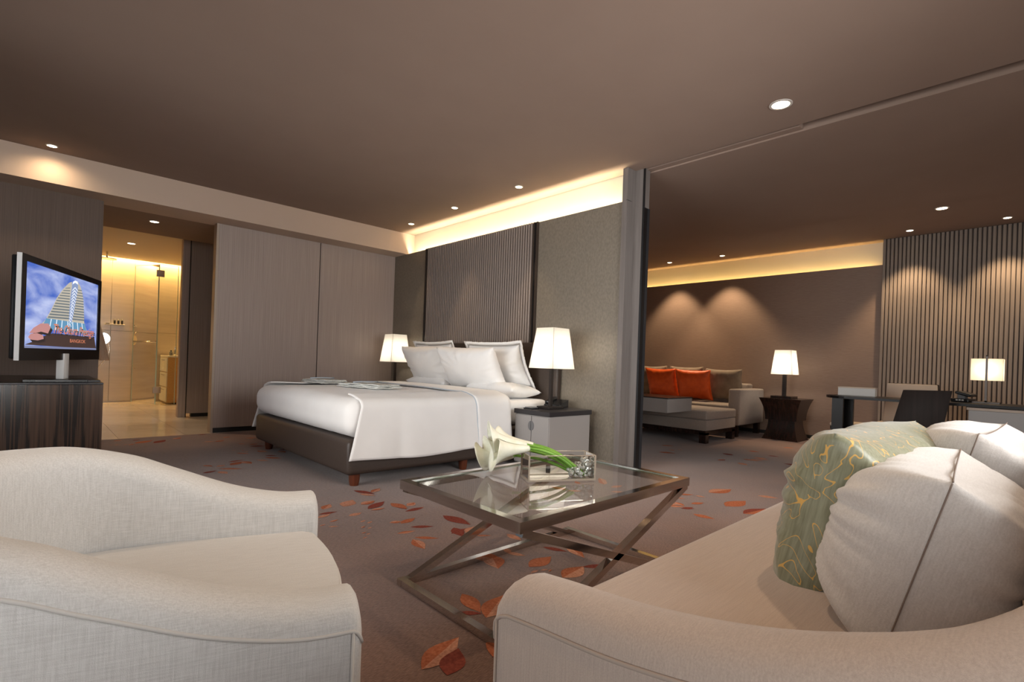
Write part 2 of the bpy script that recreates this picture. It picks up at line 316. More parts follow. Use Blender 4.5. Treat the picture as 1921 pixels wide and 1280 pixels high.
def pillow(bm, w, h, t, nu=36, nv=28, pinch=0.10, wr=0.006, seed=0, flange=0.0, p=2.6, scale=7.0):
    """soft cushion in the local XZ plane (w wide, h tall), thickness along Y; edges close into a seam"""
    def pt(i, j, s):
        u = -1+2*i/nu; v = -1+2*j/nv
        e = max(0.0, (1-abs(u)**p))*max(0.0, (1-abs(v)**p))
        th = t/2*e**0.48
        cu = 1-pinch*(1-abs(v)**2.0)*0.35*abs(u)**3 ; cv = 1-pinch*(1-abs(u)**2.0)*0.35*abs(v)**3
        x = u*w/2*cu; z = v*h/2*cv
        k = noise.noise(Vector((x*scale+seed, z*scale, s*3+seed*1.7)))
        rad = 1-min(1, 1.4*min(1-abs(u), 1-abs(v)))
        k2 = noise.noise(Vector((math.atan2(v, u)*6+seed, seed*3.1, s*2)))
        return Vector((x, s*(th + wr*k*e**0.3 + wr*1.6*k2*rad*e**0.25), z + 0.3*wr*k))
    g = {}
    for s in (1, -1):
        for i in range(nu+1):
            for j in range(nv+1):
                edge = i in (0, nu) or j in (0, nv)
                if edge and s == -1: g[(i, j, -1)] = g[(i, j, 1)]
                else: g[(i, j, s)] = bm.verts.new(pt(i, j, s))
    for s in (1, -1):
        for i in range(nu):
            for j in range(nv):
                f = [g[(i, j, s)], g[(i+1, j, s)], g[(i+1, j+1, s)], g[(i, j+1, s)]]
                bm.faces.new(f if s == -1 else f[::-1])
    if flange:
        ring = [(i, 0) for i in range(nu)]+[(nu, j) for j in range(nv)]+[(i, nv) for i in range(nu, 0, -1)]+[(0, j) for j in range(nv, 0, -1)]
        inn = [g[(i, j, 1)] for i, j in ring]; out = []
        for (i, j), vtx in zip(ring, inn):
            u = -1+2*i/nu; v = -1+2*j/nv
            dx = (1 if u >= .999 else -1 if u <= -.999 else u*0.0); dz = (1 if v >= .999 else -1 if v <= -.999 else 0)
            k = noise.noise(Vector((u*9+seed, v*9, 4.0)))*0.012
            out.append((bm.verts.new(vtx.co + Vector((dx*flange, k+0.003, dz*flange))), bm.verts.new(vtx.co + Vector((dx*flange, k-0.003, dz*flange)))))
        n = len(ring)
        for k in range(n):
            k2 = (k+1) % n
            bm.faces.new((inn[k], inn[k2], out[k2][0], out[k][0])); bm.faces.new((inn[k2], inn[k], out[k][1], out[k2][1]))
            bm.faces.new((out[k][0], out[k2][0], out[k2][1], out[k][1]))
    return bm
def place(o, loc, rx=0, ry=0, rz=0):
    o.location = loc; o.rotation_euler = (rx, ry, rz); return o

# ------------------------------------------------------------------ the setting
H1, H2 = 2.36, 2.64
YA, YS, XB, XL = 6.45, 6.13, 3.76, 7.90
sbox('floor', -1.3, 8.1, -1.3, 6.43, -0.1, 0.0, 'carpet', label='taupe carpet with scattered autumn leaf motifs')
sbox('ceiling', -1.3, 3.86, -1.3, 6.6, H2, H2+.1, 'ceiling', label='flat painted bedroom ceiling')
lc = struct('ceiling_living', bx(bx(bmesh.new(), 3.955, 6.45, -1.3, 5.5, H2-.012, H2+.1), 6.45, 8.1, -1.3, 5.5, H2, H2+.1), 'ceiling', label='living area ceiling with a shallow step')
sbox('trim_1', 3.86, 3.955, -1.3, 2.60, H2+.045, H2+.1, 'jamb', label='recessed ceiling track for the sliding door')
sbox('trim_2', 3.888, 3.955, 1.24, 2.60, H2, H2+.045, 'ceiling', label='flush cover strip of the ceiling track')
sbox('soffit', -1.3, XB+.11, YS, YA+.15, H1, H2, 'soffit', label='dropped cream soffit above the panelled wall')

# far wall: plain wall beside the opening, then two large panels on a black plinth
wb = sbox('wall_back', -1.3, 0.5, YA, YA+.12, 0, H1, 'panel_shaded', label='wall behind the television, shade put into its dark brown colour')
pb = sbox('wall_panelled', 1.56, XB+.1, YA+.03, YA+.12, 0.05, H1, 'slat_back', label='panelled wall between the bathroom opening and the bed')
for a, b in ((1.52, 2.672), (2.682, XB)):
    box('panel', a, b, YA, YA+.03, 0.055, H1, 'panel', pb, bev=0.002, seg=1)
p = box('edge_strip', 1.495, 1.52, YA, YA+.12, 0.0, H1, 'panel_edge', pb); p['label'] = 'edge strip of the panelled wall, warm light put into its colour'
sbox('baseboard_back', 1.52, XB, YA+.012, YA+.06, 0, 0.055, 'black', label='black recessed plinth')

# bed wall with light cove
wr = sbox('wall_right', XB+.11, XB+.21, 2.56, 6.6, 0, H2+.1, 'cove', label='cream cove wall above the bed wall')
box('wall_face', XB, XB+.025, 2.58, YA, 0.0, H1, 'bedwall', wr)['label'] = 'olive-grey brushed wall finish'
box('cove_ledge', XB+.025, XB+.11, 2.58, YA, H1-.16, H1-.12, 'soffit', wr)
box('light_strip', XB+.055, XB+.085, 2.62, 6.1, H1-.12, H1-.105, 'strip', wr)
COVE = (1.0, .90, .62)
strip_light('bed_cove_light', (XB+.055, 4.36, H1-.09), 3.46, .04, (-.8, 0, 1), 32, COVE)

# door frame at the end of the bed wall
dj = sbox('door_1', 3.735, 3.86, 2.548, 2.60, 0, H2, 'jamb', label='grey frame of the sliding room divider')
box('frame_joint', 3.7345, 3.80, 2.5475, 2.56, H1-.004, H1, 'black', dj)
box('leaf_edge', 3.85, 3.935, 2.455, 2.555, 0, H2+.02, 'jamb', dj)
box('gasket', 3.858, 3.90, 2.448, 2.456, 0, 2.30, 'jamb_black', dj)
box('steel_edge', 3.90, 3.937, 2.446, 2.456, 0, 2.30, 'jamb_blue', dj)
box('shadow_gap', 3.8485, 3.856, 2.447, 2.466, 0, H2, 'jamb_black', dj)

# living area back wall with cove
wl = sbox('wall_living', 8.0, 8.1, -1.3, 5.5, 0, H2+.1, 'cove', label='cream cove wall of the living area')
box('wall_face', XL, XL+.03, 1.47, 5.4, 0.045, 2.33, 'livwall', wl)['label'] = 'brown silk wallcovering'
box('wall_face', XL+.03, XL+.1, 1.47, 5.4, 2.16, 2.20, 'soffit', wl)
box('light_strip', XL+.05, XL+.08, 1.52, 5.3, 2.20, 2.215, 'strip', wl)
sbox('baseboard_living', XL-.004, XL+.03, 1.45, 5.4, 0, 0.05, 'black', label='black skirting under the brown wall')
strip_light('living_cove_light', (XL+.055, 3.4, 2.225), 3.7, .04, (-.4, 0, 1), 11, (1.0, .68, .24))
sbox('wall_end', 3.97, 8.0, 5.4, 5.5, 0, H2+.1, 'livwall', label='brown end wall of the living area')
ws = sbox('wall_slatted', 7.845, 8.0, -1.3, 1.47, 0, H2, 'slat_back', label='wall of upright brown timber slats')
sl = bx(bmesh.new(), 0, .03, 0, .031, 0, H2-.003, 0.003, 1); me0 = None
n = 0; y = 1.439
while y > -1.28:
    if me0 is None:
        o = obj('slat', sl, 'slat_warm', ws, smooth=True, autosm=40); me0 = o.data
    else:
        o = bpy.data.objects.new('slat', me0); link(o, ws)
    o.location = (7.822, y, 0); y -= .0405

# window wall and wall behind the camera
bm = bmesh.new(); bx(bm, -1.3, 8.1, -1.3, -1.2, 0, .3); bx(bm, -1.3, 8.1, -1.3, -1.2, 2.3, H2+.1)
prev = -1.3
for a, b in WINDOWS + [(8.1, 8.1)]:
    bx(bm, prev, a, -1.3, -1.2, .3, 2.3); prev = b
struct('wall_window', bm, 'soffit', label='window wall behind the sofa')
for k, (a, b) in enumerate(WINDOWS):
    bm = bmesh.new(); fr = .03
    bx(bm, a, a+fr, -1.28, -1.22, .3, 2.3); bx(bm, b-fr, b, -1.28, -1.22, .3, 2.3); bx(bm, a+fr, b-fr, -1.28, -1.22, .3, .3+fr); bx(bm, a+fr, b-fr, -1.28, -1.22, 2.3-fr, 2.3)
    wo = struct('window_%d' % (k+1), bm, 'window_frame', label='tall window behind the sofa')
    bm = bmesh.new(); vs = [bm.verts.new(q) for q in ((a, -1.25, .3), (b, -1.25, .3), (b, -1.25, 2.3), (a, -1.25, 2.3))]; bm.faces.new(vs)
    obj('pane', bm, 'window_glass', wo)
bm = bmesh.new(); bx(bm, -1.3, -1.2, -1.2, 6.45, 0, .3); bx(bm, -1.3, -1.2, -1.2, 6.45, 2.3, H2+.1); prev = -1.2
for a, b in ADDED_WINDOWS + [(6.45, 6.45)]:
    bx(bm, -1.3, -1.2, prev, a, .3, 2.3); prev = b
struct('wall_front', bm, 'panel', label='wall beside the armchair with added windows')
for k, (a, b) in enumerate(ADDED_WINDOWS):
    bm = bmesh.new(); fr = .03
    bx(bm, -1.28, -1.22, a, a+fr, .3, 2.3); bx(bm, -1.28, -1.22, b-fr, b, .3, 2.3); bx(bm, -1.28, -1.22, a+fr, b-fr, .3, .3+fr); bx(bm, -1.28, -1.22, a+fr, b-fr, 2.3-fr, 2.3)
    wo = struct('window_%d' % (k+len(WINDOWS)+1), bm, 'window_frame', label='added tall window beside the armchair')
    bm = bmesh.new(); bm.faces.new([bm.verts.new(q) for q in ((-1.25, a, .3), (-1.25, b, .3), (-1.25, b, 2.3), (-1.25, a, 2.3))]); obj('pane', bm, 'window_glass', wo)

# bathroom beyond the opening
fb = sbox('floor_bathroom', 0.1, 3.0, 6.43, 11.1, -0.1, -0.012, 'black', label='polished beige marble bathroom floor')
tm = None
for i in range(5):
    for j in range(8):
        x0 = 0.1+i*.58; y0 = 6.432+j*.58
        if tm is None: o = box('tile', 0, .578, 0, .578, -.012, 0, 'tile', fb); tm = o.data
        else: o = bpy.data.objects.new('tile', tm); link(o, fb)
        o.location = (x0, y0, 0)
sbox('wall_bathroom_left', 0.1, 0.2, YA+.12, 11.1, 0, 2.6, 'stone', label='stone bathroom side wall')
wbb = sbox('wall_bathroom_back', 0.2, 3.0, 11.0, 11.1, 0, 2.6, 'stone', label='travertine shower wall')
for a, b, c, d in ((.22, .995, .02, 1.22), (1.0, 1.30, .02, 1.22), (.22, .995, 1.225, 2.43), (1.0, 1.30, 1.225, 2.43), (1.305, 2.2, .02, 1.22), (1.305, 2.2, 1.225, 2.43), (2.205, 2.9, .02, 1.22), (2.205, 2.9, 1.225, 2.43)):
    box('stone_panel', a, b, 10.985, 11.0, c, d, 'stone', wbb, bev=.002, seg=1)
sbox('wall_bathroom_right', 2.9, 3.0, YA+.12, 11.0, 0, 2.6, 'amber_lit_stone', label='amber stone bathroom wall')
cw = sbox('wall_corridor', 1.60, 2.9, 8.20, 8.30, 0.05, 2.46, 'panel', label='dark panelled corridor wall beside the bathroom')
sbox('baseboard_corridor', 1.66, 2.9, 8.205, 8.29, 0, 0.05, 'black', label='black plinth in the corridor')
dd = sbox('door_2', 1.50, 1.585, 8.19, 8.30, 0, 2.46, 'panel', label='dark jamb of the bathroom door')
box('shadow_gap', 1.585, 1.60, 8.21, 8.30, 0, 2.46, 'black', dd)
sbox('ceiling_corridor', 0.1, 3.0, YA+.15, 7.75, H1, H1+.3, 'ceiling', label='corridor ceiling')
sbox('ceiling_bathroom', 0.1, 3.0, 7.76, 10.82, 2.45, 2.6, 'bath_paint', label='bathroom ceiling')
box('cove_back', 0.1, 3.0, 10.82, 11.1, 2.6, 2.66, 'bath_paint', wbb)
box('light_strip', .25, 2.85, 10.84, 10.87, 2.56, 2.58, 'strip', wbb)
AMB = (1.0, .62, .20)
area('bath_cove_light', (1.55, 10.90, 2.585), (0, 0.25, -1), 2.6, .06, 42, AMB, 160)

# leaf motifs woven into the carpet
LEAVES = [(1.67,2.77,1.67,2.63,'m',0.35),(1.72,2.71,1.79,2.73,'p',0.8),(1.64,2.6,1.77,2.6,'m',0.3),(1.46,2.47,1.53,2.45,'p',0.6),(1.5,2.42,1.62,2.46,'o',0.4),(1.51,2.34,1.62,2.27,'m',0.3),(1.4,2.29,1.5,2.27,'o',0.35),(1.44,2.19,1.53,2.1,'o',0.3),(1.42,2.17,1.39,2.02,'p',0.4),(1.69,2.19,1.64,2.05,'m',0.45),(1.69,2.09,1.81,2.13,'p',0.5),(1.7,2.02,1.77,1.97,'o',0.3),(1.85,1.94,1.84,1.82,'p',0.4),(1.59,1.77,1.51,1.63,'o',0.6),(1.67,1.75,1.71,1.66,'p',0.35),(1.86,1.69,1.91,1.57,'m',0.3),(1.97,1.63,1.91,1.47,'o',0.35),(1.63,1.56,1.8,1.58,'o',0.5),(1.66,1.39,1.83,1.41,'o',0.55),(1.82,1.41,1.94,1.33,'m',0.3),(1.24,1.54,1.2,1.38,'o',0.4),(1.19,1.34,1.36,1.43,'o',0.5),(1.14,1.43,1.2,1.37,'m',0.35),(1.22,1.31,1.21,1.25,'p',0.45),(1.59,1.51,1.64,1.51,'p',0.35),(1.64,1.5,1.68,1.49,'p',0.35),(1.66,1.47,1.69,1.48,'p',0.35),(1.55,1.49,1.59,1.5,'p',0.35),(3.06,1.7,3.14,1.61,'o',0.35),(3.08,1.61,3.15,1.55,'m',0.35),(3.57,1.88,3.67,1.87,'m',0.4),(3.28,1.81,3.31,1.74,'p',0.4),(1.62,3.22,1.69,3.05,'m',0.25),(1.69,3.1,1.79,3.17,'o',0.4),(1.61,3.12,1.67,3.01,'p',0.3),(1.4,2.92,1.5,2.99,'p',0.6),(1.5,2.88,1.61,2.91,'p',0.6),(1.49,2.77,1.65,2.86,'m',0.35),(1.49,2.74,1.58,2.73,'p',0.35),(1.66,2.8,1.68,2.64,'o',0.4),(1.71,2.69,1.79,2.72,'p',0.7),(1.66,2.6,1.78,2.61,'m',0.35),(1.22,2.84,1.33,2.83,'m',0.3),(1.28,2.92,1.36,3.0,'o',0.5),(1.4,2.9,1.51,3.01,'p',0.6),(1.34,2.71,1.43,2.73,'p',0.5),(1.14,2.64,1.18,2.65,'p',0.35),(1.17,2.6,1.22,2.58,'p',0.35),(1.21,2.67,1.27,2.69,'p',0.35),(1.34,2.57,1.38,2.59,'p',0.4),(1.36,2.53,1.4,2.55,'p',0.4),(1.3,2.48,1.33,2.5,'p',0.4),(1.32,2.45,1.35,2.46,'p',0.4),(1.26,2.4,1.29,2.41,'p',0.4),(1.27,2.37,1.3,2.38,'p',0.4),(1.23,2.33,1.26,2.34,'p',0.4),(1.22,4.65,1.35,4.68,'m',0.25),(1.2,4.51,1.32,4.62,'o',0.4),(1.32,4.62,1.35,4.48,'o',0.4),(1.1,4.5,1.17,4.55,'p',0.7),(0.96,4.31,1.07,4.36,'m',0.3),(1.09,4.42,1.24,4.32,'o',0.25),(1.07,4.32,1.1,4.2,'p',0.4),(1.03,4.62,1.08,4.53,'o',0.35),(1.55,4.79,1.63,4.72,'m',0.3),(1.52,4.7,1.62,4.58,'o',0.3),(1.57,5.06,1.62,4.95,'p',0.4),(1.43,4.62,1.5,4.53,'p',0.35),(1.54,5.55,1.59,5.5,'p',0.4),(1.61,5.44,1.7,5.46,'o',0.35),(1.58,5.34,1.73,5.29,'m',0.25),(1.7,5.89,1.82,5.84,'o',0.3),(1.74,5.0,1.84,5.0,'m',0.3),(1.73,4.96,1.74,4.83,'o',0.4),(1.39,5.79,1.49,5.83,'o',0.4),(1.3,5.84,1.39,5.8,'p',0.35),(1.52,6.02,1.6,6.06,'p',0.4),(1.39,5.19,1.42,5.2,'p',0.4),(1.45,5.12,1.48,5.14,'p',0.4),(1.46,5.04,1.49,5.07,'p',0.4),(1.5,4.98,1.52,4.99,'p',0.4),(1.39,5.05,1.47,4.94,'p',0.25),(0.91,5.98,1.03,6.15,'m',0.3),(0.62,6.29,0.7,6.32,'o',0.4),(0.76,6.04,0.93,6.18,'o',0.3),(0.77,6.28,0.84,6.24,'m',0.35),(1.1,6.16,1.18,6.25,'p',0.4),(1.36,6.36,1.45,6.37,'m',0.3),(0.57,6.05,0.6,6.04,'p',0.35),(0.61,6.02,0.64,6.05,'p',0.35),(0.67,5.99,0.71,6.02,'p',0.35),(0.71,5.96,0.75,6.03,'p',0.35),(6.29,1.86,6.27,1.79,'m',0.4),(6.53,1.8,6.54,1.74,'o',0.4),(5.76,1.74,5.81,1.69,'m',0.4),(5.46,1.78,5.47,1.62,'m',0.3),(6.62,2.17,6.7,2.07,'o',0.35),(5.82,2.06,5.85,1.95,'m',0.3),(6.6,1.97,6.54,1.84,'p',0.4),(5.5,2.04,5.53,1.94,'p',0.4),(5.95,2.32,5.98,2.2,'o',0.4),(5.39,3.09,5.51,2.99,'o',0.35),(4.94,2.86,5.04,2.72,'o',0.35),(5.0,2.75,5.03,2.71,'m',0.4),(5.21,2.88,5.18,2.8,'p',0.4),(5.29,2.83,5.31,2.77,'p',0.4),(3.58,1.89,3.65,1.86,'m',0.45),(3.32,1.81,3.35,1.76,'m',0.35),(3.31,1.76,3.33,1.71,'p',0.4),(3.41,1.8,3.49,1.73,'o',0.35),(3.08,1.72,3.17,1.67,'p',0.35),(3.19,1.71,3.15,1.62,'o',0.4),(3.08,1.6,3.17,1.57,'m',0.4),(3.3,1.96,3.33,1.92,'p',0.35),(3.24,1.62,3.34,1.58,'o',0.4),(3.48,1.71,3.49,1.64,'p',0.4),(0.85,1.23,1.04,1.3,'o',0.45),(0.89,1.16,1.0,1.25,'m',0.55),(1.05,1.14,1.2,1.24,'o',0.5),(1.77,2.4,1.79,2.17,'m',0.35),(1.62,2.12,1.74,2.14,'m',0.3),(3.65,1.69,3.92,1.63,'p',0.4),(3.38,1.45,3.65,1.42,'o',0.4),(3.3,1.3,3.56,1.25,'m',0.35),(3.87,1.43,3.92,1.3,'p',0.4),(3.03,1.5,3.03,1.36,'o',0.4),(3.55,1.18,3.89,1.16,'o',0.4)]
def leaf_halves(x0, y0, x1, y1, wr):
    a = Vector((x0, y0)); d = Vector((x1, y1))-a; L = d.length; t = d/L; nrm = Vector((-t.y, t.x))
    far = 1+.12*max(0, math.hypot(x0, y0)-2.5); wv = min(.62, max(.27, wr)*far)*L*.5
    rib = [a+t*L*k/8 for k in range(9)]
    sides = []
    for sg in (1, -1):
        sides.append(rib + [rib[k]+nrm*sg*wv*math.sin(math.pi*(k/8)**.85)**1.15 for k in range(7, 0, -1)])
    return sides
rr = random.Random(3)
extra = []
for (cx, cy) in ((4.6, 3.6), (5.4, 2.2), (4.4, 1.2), (3.0, 2.2), (6.3, 1.4), (.4, 4.4), (1.0, 2.7), (5.2, 4.4), (6.9, 1.8), (-.5, 3.2), (1.6, .2), (3.4, .2), (.3, .2), (2.5, 6.1)):
    for k in range(7):
        a0 = rr.uniform(0, 6.28); r0 = rr.uniform(.03, .28); L = rr.uniform(.07, .16)
        x = cx+math.cos(a0)*r0*1.4; yy = cy+math.sin(a0)*r0; an = a0+rr.uniform(-.6, .6)
        extra.append((x, yy, x+math.cos(an)*L, yy+math.sin(an)*L, rr.choice('mopop'), rr.uniform(.3, .45)))
bm = bmesh.new(); idx = {'m': 0, 'o': 1, 'p': 2}
for i, (x0, y0, x1, y1, k, wv) in enumerate(LEAVES + extra):
    L = math.hypot(x1-x0, y1-y0)
    if L < .03: continue
    if L > .26: s = .26/L; x1 = x0+(x1-x0)*s; y1 = y0+(y1-y0)*s
    z = .0008 + .00003*(i % 40)
    alt = {'m': 'mo', 'o': 'op', 'p': 'po'}[k][1] if i % 5 in (1, 3) else k
    for ps, kk in zip(leaf_halves(x0, y0, x1, y1, wv), (k, alt)):
        f = bm.faces.new([bm.verts.new((q.x, q.y, z)) for q in ps]); f.material_index = idx[kk]
lo = obj('leaf_motif', bm, ['leaf_m', 'leaf_o', 'leaf_p'], bpy.data.objects['floor']); lo['kind'] = 'stuff'; lo['label'] = 'maroon, orange and salmon leaves woven into the carpet'

# ------------------------------------------------------------------ downlights
def downlight(x, y, z, label, power, col=(1.0, .74, .46), size=76, r=.032, blend=.55, tilt=None, group='recessed ceiling downlights'):
    t = thing('downlight', label, 'downlight', (x, y, z), 0, group)
    bm = bmesh.new(); lathe(bm, [(r*1.32, -.0), (r*1.32, -.004), (r*1.02, -.005), (r*1.0, .0)], 24); obj('rim', bm, 'trim_white', t, smooth=True, autosm=40)
    bm = bmesh.new(); lathe(bm, [(r, -.0045), (r, -.003)], 24); obj('lens', bm, 'glow', t)
    l = bpy.data.lights.new('downlight_lamp', 'SPOT'); l.energy = power; l.color = col; l.spot_size = math.radians(size); l.spot_blend = blend; l.shadow_soft_size = .03
    lo_ = bpy.data.objects.new('downlight_lamp', l); COL.objects.link(lo_); lo_.parent = t; lo_.location = (0, 0, -.02)
    if tilt: lo_.rotation_euler = tilt
    return t
downlight(.10, 5.96, H2, 'downlight close to the cream soffit above the television', 8, size=165, blend=1.0)
downlight(3.49, 1.23, H2, 'largest downlight, beside the ceiling track above the sofa', 60, r=.052)
downlight(3.45, 3.62, H2, 'bedroom downlight over the near nightstand, first of three along the cove', 22, size=48)
downlight(3.45, 4.66, H2, 'bedroom downlight over the pillows, middle one along the cove', 22, size=48)
downlight(3.50, 5.64, H2, 'bedroom downlight nearest the soffit corner', 14, size=48)
for x_, y_, lab in ((.25, 1.9, 'unseen downlight added above the armchair'), (1.1, .9, 'unseen downlight added above the coffee table'), (2.3, .35, 'unseen downlight added above the sofa seat')):
    downlight(x_, y_, H2, lab, 30 if x_ > 2 else 20, (1, .72, .46), size=110)  # unseen lamps, added to brighten the foreground
downlight(.99, 6.98, H1, 'downlight in the corridor ceiling before the bathroom', 36, r=.04)
downlight(1.04, 9.20, 2.45, 'downlight in the amber bathroom ceiling', 60, (1, .78, .5), r=.045)
downlight(7.55, 4.29, H2, 'living area downlight above the left orange cushion', 62, size=84)
downlight(7.55, 3.42, H2, 'living area downlight above the brown cushion', 62, size=84)
downlight(7.52, 1.16, H2, 'downlight at the corner of the slatted wall', 62, size=84)
downlight(7.52, .33, H2, 'downlight above the desk lamp by the slatted wall', 62, size=84)
downlight(6.72, .78, H2, 'downlight in front of the slatted wall above the desk', 45, r=.045)

# ------------------------------------------------------------------ slatted panel and mirrors on the bed wall
sp = thing('slatted_panel', 'tall panel of fine upright taupe slats above the headboard', 'wall panel', (XB, 4.64, .95))
box('backing', -.012, 0, -.95, .95, 0, 1.405, 'slat_back', sp)
me0 = None; NS = 52; st = 1.9/NS
for k in range(NS):
    if me0 is None:
        bm = bmesh.new(); prism(bm, [(0, -.0125), (0, .0125), (-.012, .0125), (-.02, .006), (-.02, -.006), (-.012, -.0125)], 0, 1.41)
        o = obj('slat', bm, 'slat', sp); me0 = o.data
    else: o = bpy.data.objects.new('slat', me0); link(o, sp)
    o.location = (-.012, -.95+(k+.5)*st, 0)
for yy, z0, lab in ((5.612, .62, 'narrow black mirror strip on the lamp side beside the panelled wall'), (3.645, .45, 'narrow black mirror strip beside the near bedside lamp')):
    t = thing('mirror_strip', lab, 'mirror', (XB, yy, z0))
    box('mirror_face', -.02, 0, -.012, .022, 0, H1-z0, 'black_mirror', t); box('frame', -.028, 0, .022, .034, 0, H1-z0, 'headboard', t); box('frame', -.028, 0, -.024, -.012, 0, H1-z0, 'headboard', t)

# ------------------------------------------------------------------ bed
bed = thing('bed', 'king-size bed with dark brown leather base and reddish wooden feet', 'bed', (2.66, 4.235, 0))
box('base', -1.07, 1.02, -.98, .98, .09, .335, 'leather', bed, bev=.035, seg=4)
for sx, sy in ((-.97, -.88), (0, -.88), (.9, -.88), (-.97, .88), (.9, .88)):
    bm = bmesh.new(); lathe(bm, [(.03, 0), (.036, .03), (.04, .095)], 16); obj('foot', bm, 'foot_wood', bed, smooth=True, autosm=40, loc=(sx, sy, 0))
box('mattress', -.98, 1.03, -.91, .91, .335, .56, 'linen', bed, bev=.06, seg=4)
hb = box('headboard', 1.03, 1.09, -.99, .99, .2, 1.12, 'headboard', bed, bev=.015, seg=3); hb['label'] = 'dark leather headboard'

def rounded_slab(bm, hx, hy, z0, z1, r, n=(40, 56, 8), fn=None):
    """closed rounded box from a subdivided cube, with an optional displacement"""
    hz = (z1-z0)/2; zc_ = (z0+z1)/2; half = Vector((hx, hy, hz)); vert = {}
    def V(i, j, k):
        key = (i, j, k)
        if key not in vert:
            q = Vector(((2*i/n[0]-1)*hx, (2*j/n[1]-1)*hy, (2*k/n[2]-1)*hz))
            inn = Vector([max(-(half[a]-r[a]), min(half[a]-r[a], q[a])) for a in range(3)]); d = q-inn
            e = Vector([d[a]/r[a] for a in range(3)])
            if e.length > 1e-6:
                e = e.normalized(); q = inn+Vector([e[a]*r[a] for a in range(3)])
            q.z += zc_
            if fn: q = fn(q)
            vert[key] = bm.verts.new(q)
        return vert[key]
    for i in range(n[0]):
        for j in range(n[1]):
            for k in (0, n[2]): bm.faces.new((V(i, j, k), V(i+1, j, k), V(i+1, j+1, k), V(i, j+1, k)))
    for i in range(n[0]):
        for k in range(n[2]):
            for j in (0, n[1]): bm.faces.new((V(i, j, k), V(i+1, j, k), V(i+1, j, k+1), V(i, j, k+1)))
    for j in range(n[1]):
        for k in range(n[2]):
            for i in (0, n[0]): bm.faces.new((V(i, j, k), V(i, j+1, k), V(i, j+1, k+1), V(i, j, k+1)))
    return bm
def duvet():
    d = thing('duvet', 'white duvet draped over the bed, its turned-back cuff edged with grey piping', 'duvet', (2.66, 4.235, 0))
    x0, x1 = -1.085, .40; cx = (x0+x1)/2
    def fn(q):
        k = noise.noise(Vector((q.x*2.6, q.y*2.2, q.z*3+4)))*.010 + noise.noise(Vector((q.x*8, q.y*7, q.z*9)))*.003
        top = max(0, min(1, (q.z-.45)/.1)); low = max(0, 1-(q.z-.335)/.10)
        ru = .006*noise.noise(Vector((q.y*16, q.x*16, 3)))*low
        return Vector((q.x+cx+ru-.012*low*(-1 if q.x > 0 else -1)*.6, q.y, q.z+k*top+.022*top*(1-(q.y/1.0)**2)))
    bm = bmesh.new(); rounded_slab(bm, (x1-x0)/2, .99, .338, .612, (.12, .085, .11), (60, 70, 16), fn); obj('quilt', bm, 'linen', d, smooth=True)
    NY = 36
    def hang(t, side):    # from the top of the bed (t=0) over the edge down to the hem (t=1)
        if t < .3: u = t/.3; return (side*(.80+.145*u), .636-.018*u*u-.006*u)
        if t < .5: u = (t-.3)/.2; a = u*math.pi/2; return (side*(.945+.068*math.sin(a)), .612-.075*(1-math.cos(a)))
        u = (t-.5)/.5; return (side*(1.013+.012*u), .537-.345*u)
    for side in (-1, 1):
        bm = bmesh.new(); g = []; NX = 80
        for i in range(NX+1):
            fx = i/NX; row = []
            for j in range(NY+1):
                t = j/NY; y_, z = hang(t, side); low = max(0, (t-.45)/.55)
                x = -1.0+(x1+1.0)*fx - .085*low*(1-fx)**3
                wav = (.013*math.sin(x*6.5+1.3)+.007*math.sin(x*14+.4))*low
                k = noise.noise(Vector((x*2.6, y_*2.2, z*3+4)))*.010*(1-low)
                hem = .012*math.sin(x*5.2+.8)*max(0, (t-.8)/.2)
                lift = .004*(1-low)
                row.append(bm.verts.new((x, y_+side*(abs(wav)*.9+.004*noise.noise(Vector((x*9, z*6, 1)))*low), z+k+lift+hem)))
            g.append(row)
        for i in range(NX):
            for j in range(NY): bm.faces.new((g[i][j], g[i+1][j], g[i+1][j+1], g[i][j+1]))
        q = obj('side_drape', bm, 'linen', d, smooth=True); m_ = q.modifiers.new('thick', 'SOLIDIFY'); m_.thickness = .010; m_.offset = 0
    # turned-back cuff: a second layer at the pillow end, edged with piping
    bm = bmesh.new(); g = []; edge_pts = []; prof = []
    for j in range(NY, -1, -1): prof.append(hang(j/NY, -1)+(j/NY,))
    for k in range(1, 30): u = -.80+1.6*k/30; prof.append((u, .63+.008*(1-u*u), 0))
    for j in range(NY+1): prof.append(hang(j/NY, 1)+(j/NY,))
    for i in range(15):
        row = []
        for (y_, z, t) in prof:
            low = max(0, (t-.45)/.55); side = -1 if y_ < 0 else 1; x = .05+.37*i/14 + .04*y_ + .03*low
            nz = 1-min(1, max(0, (t-.3)/.2)); off = .013
            k = noise.noise(Vector((x*3+9, y_*2.4, z*3)))*.004
            p_ = (x, y_+side*(1-nz)*(off+.012*abs(math.sin(x*8))*low), z+nz*off+k+.006*math.sin(i*.5)*low)
            row.append(bm.verts.new(p_))
            if i == 0: edge_pts.append(p_)
        g.append(row)
    for i in range(14):
        for j in range(len(prof)-1): bm.faces.new((g[i][j], g[i+1][j], g[i+1][j+1], g[i][j+1]))
    q = obj('cuff', bm, 'linen', d, smooth=True); m_ = q.modifiers.new('thick', 'SOLIDIFY'); m_.thickness = .012; m_.offset = 0
    bm = bmesh.new(); tube(bm, edge_pts, .0042, 6); obj('piping', bm, 'piping_grey', q, smooth=True)
    return d
duvet()
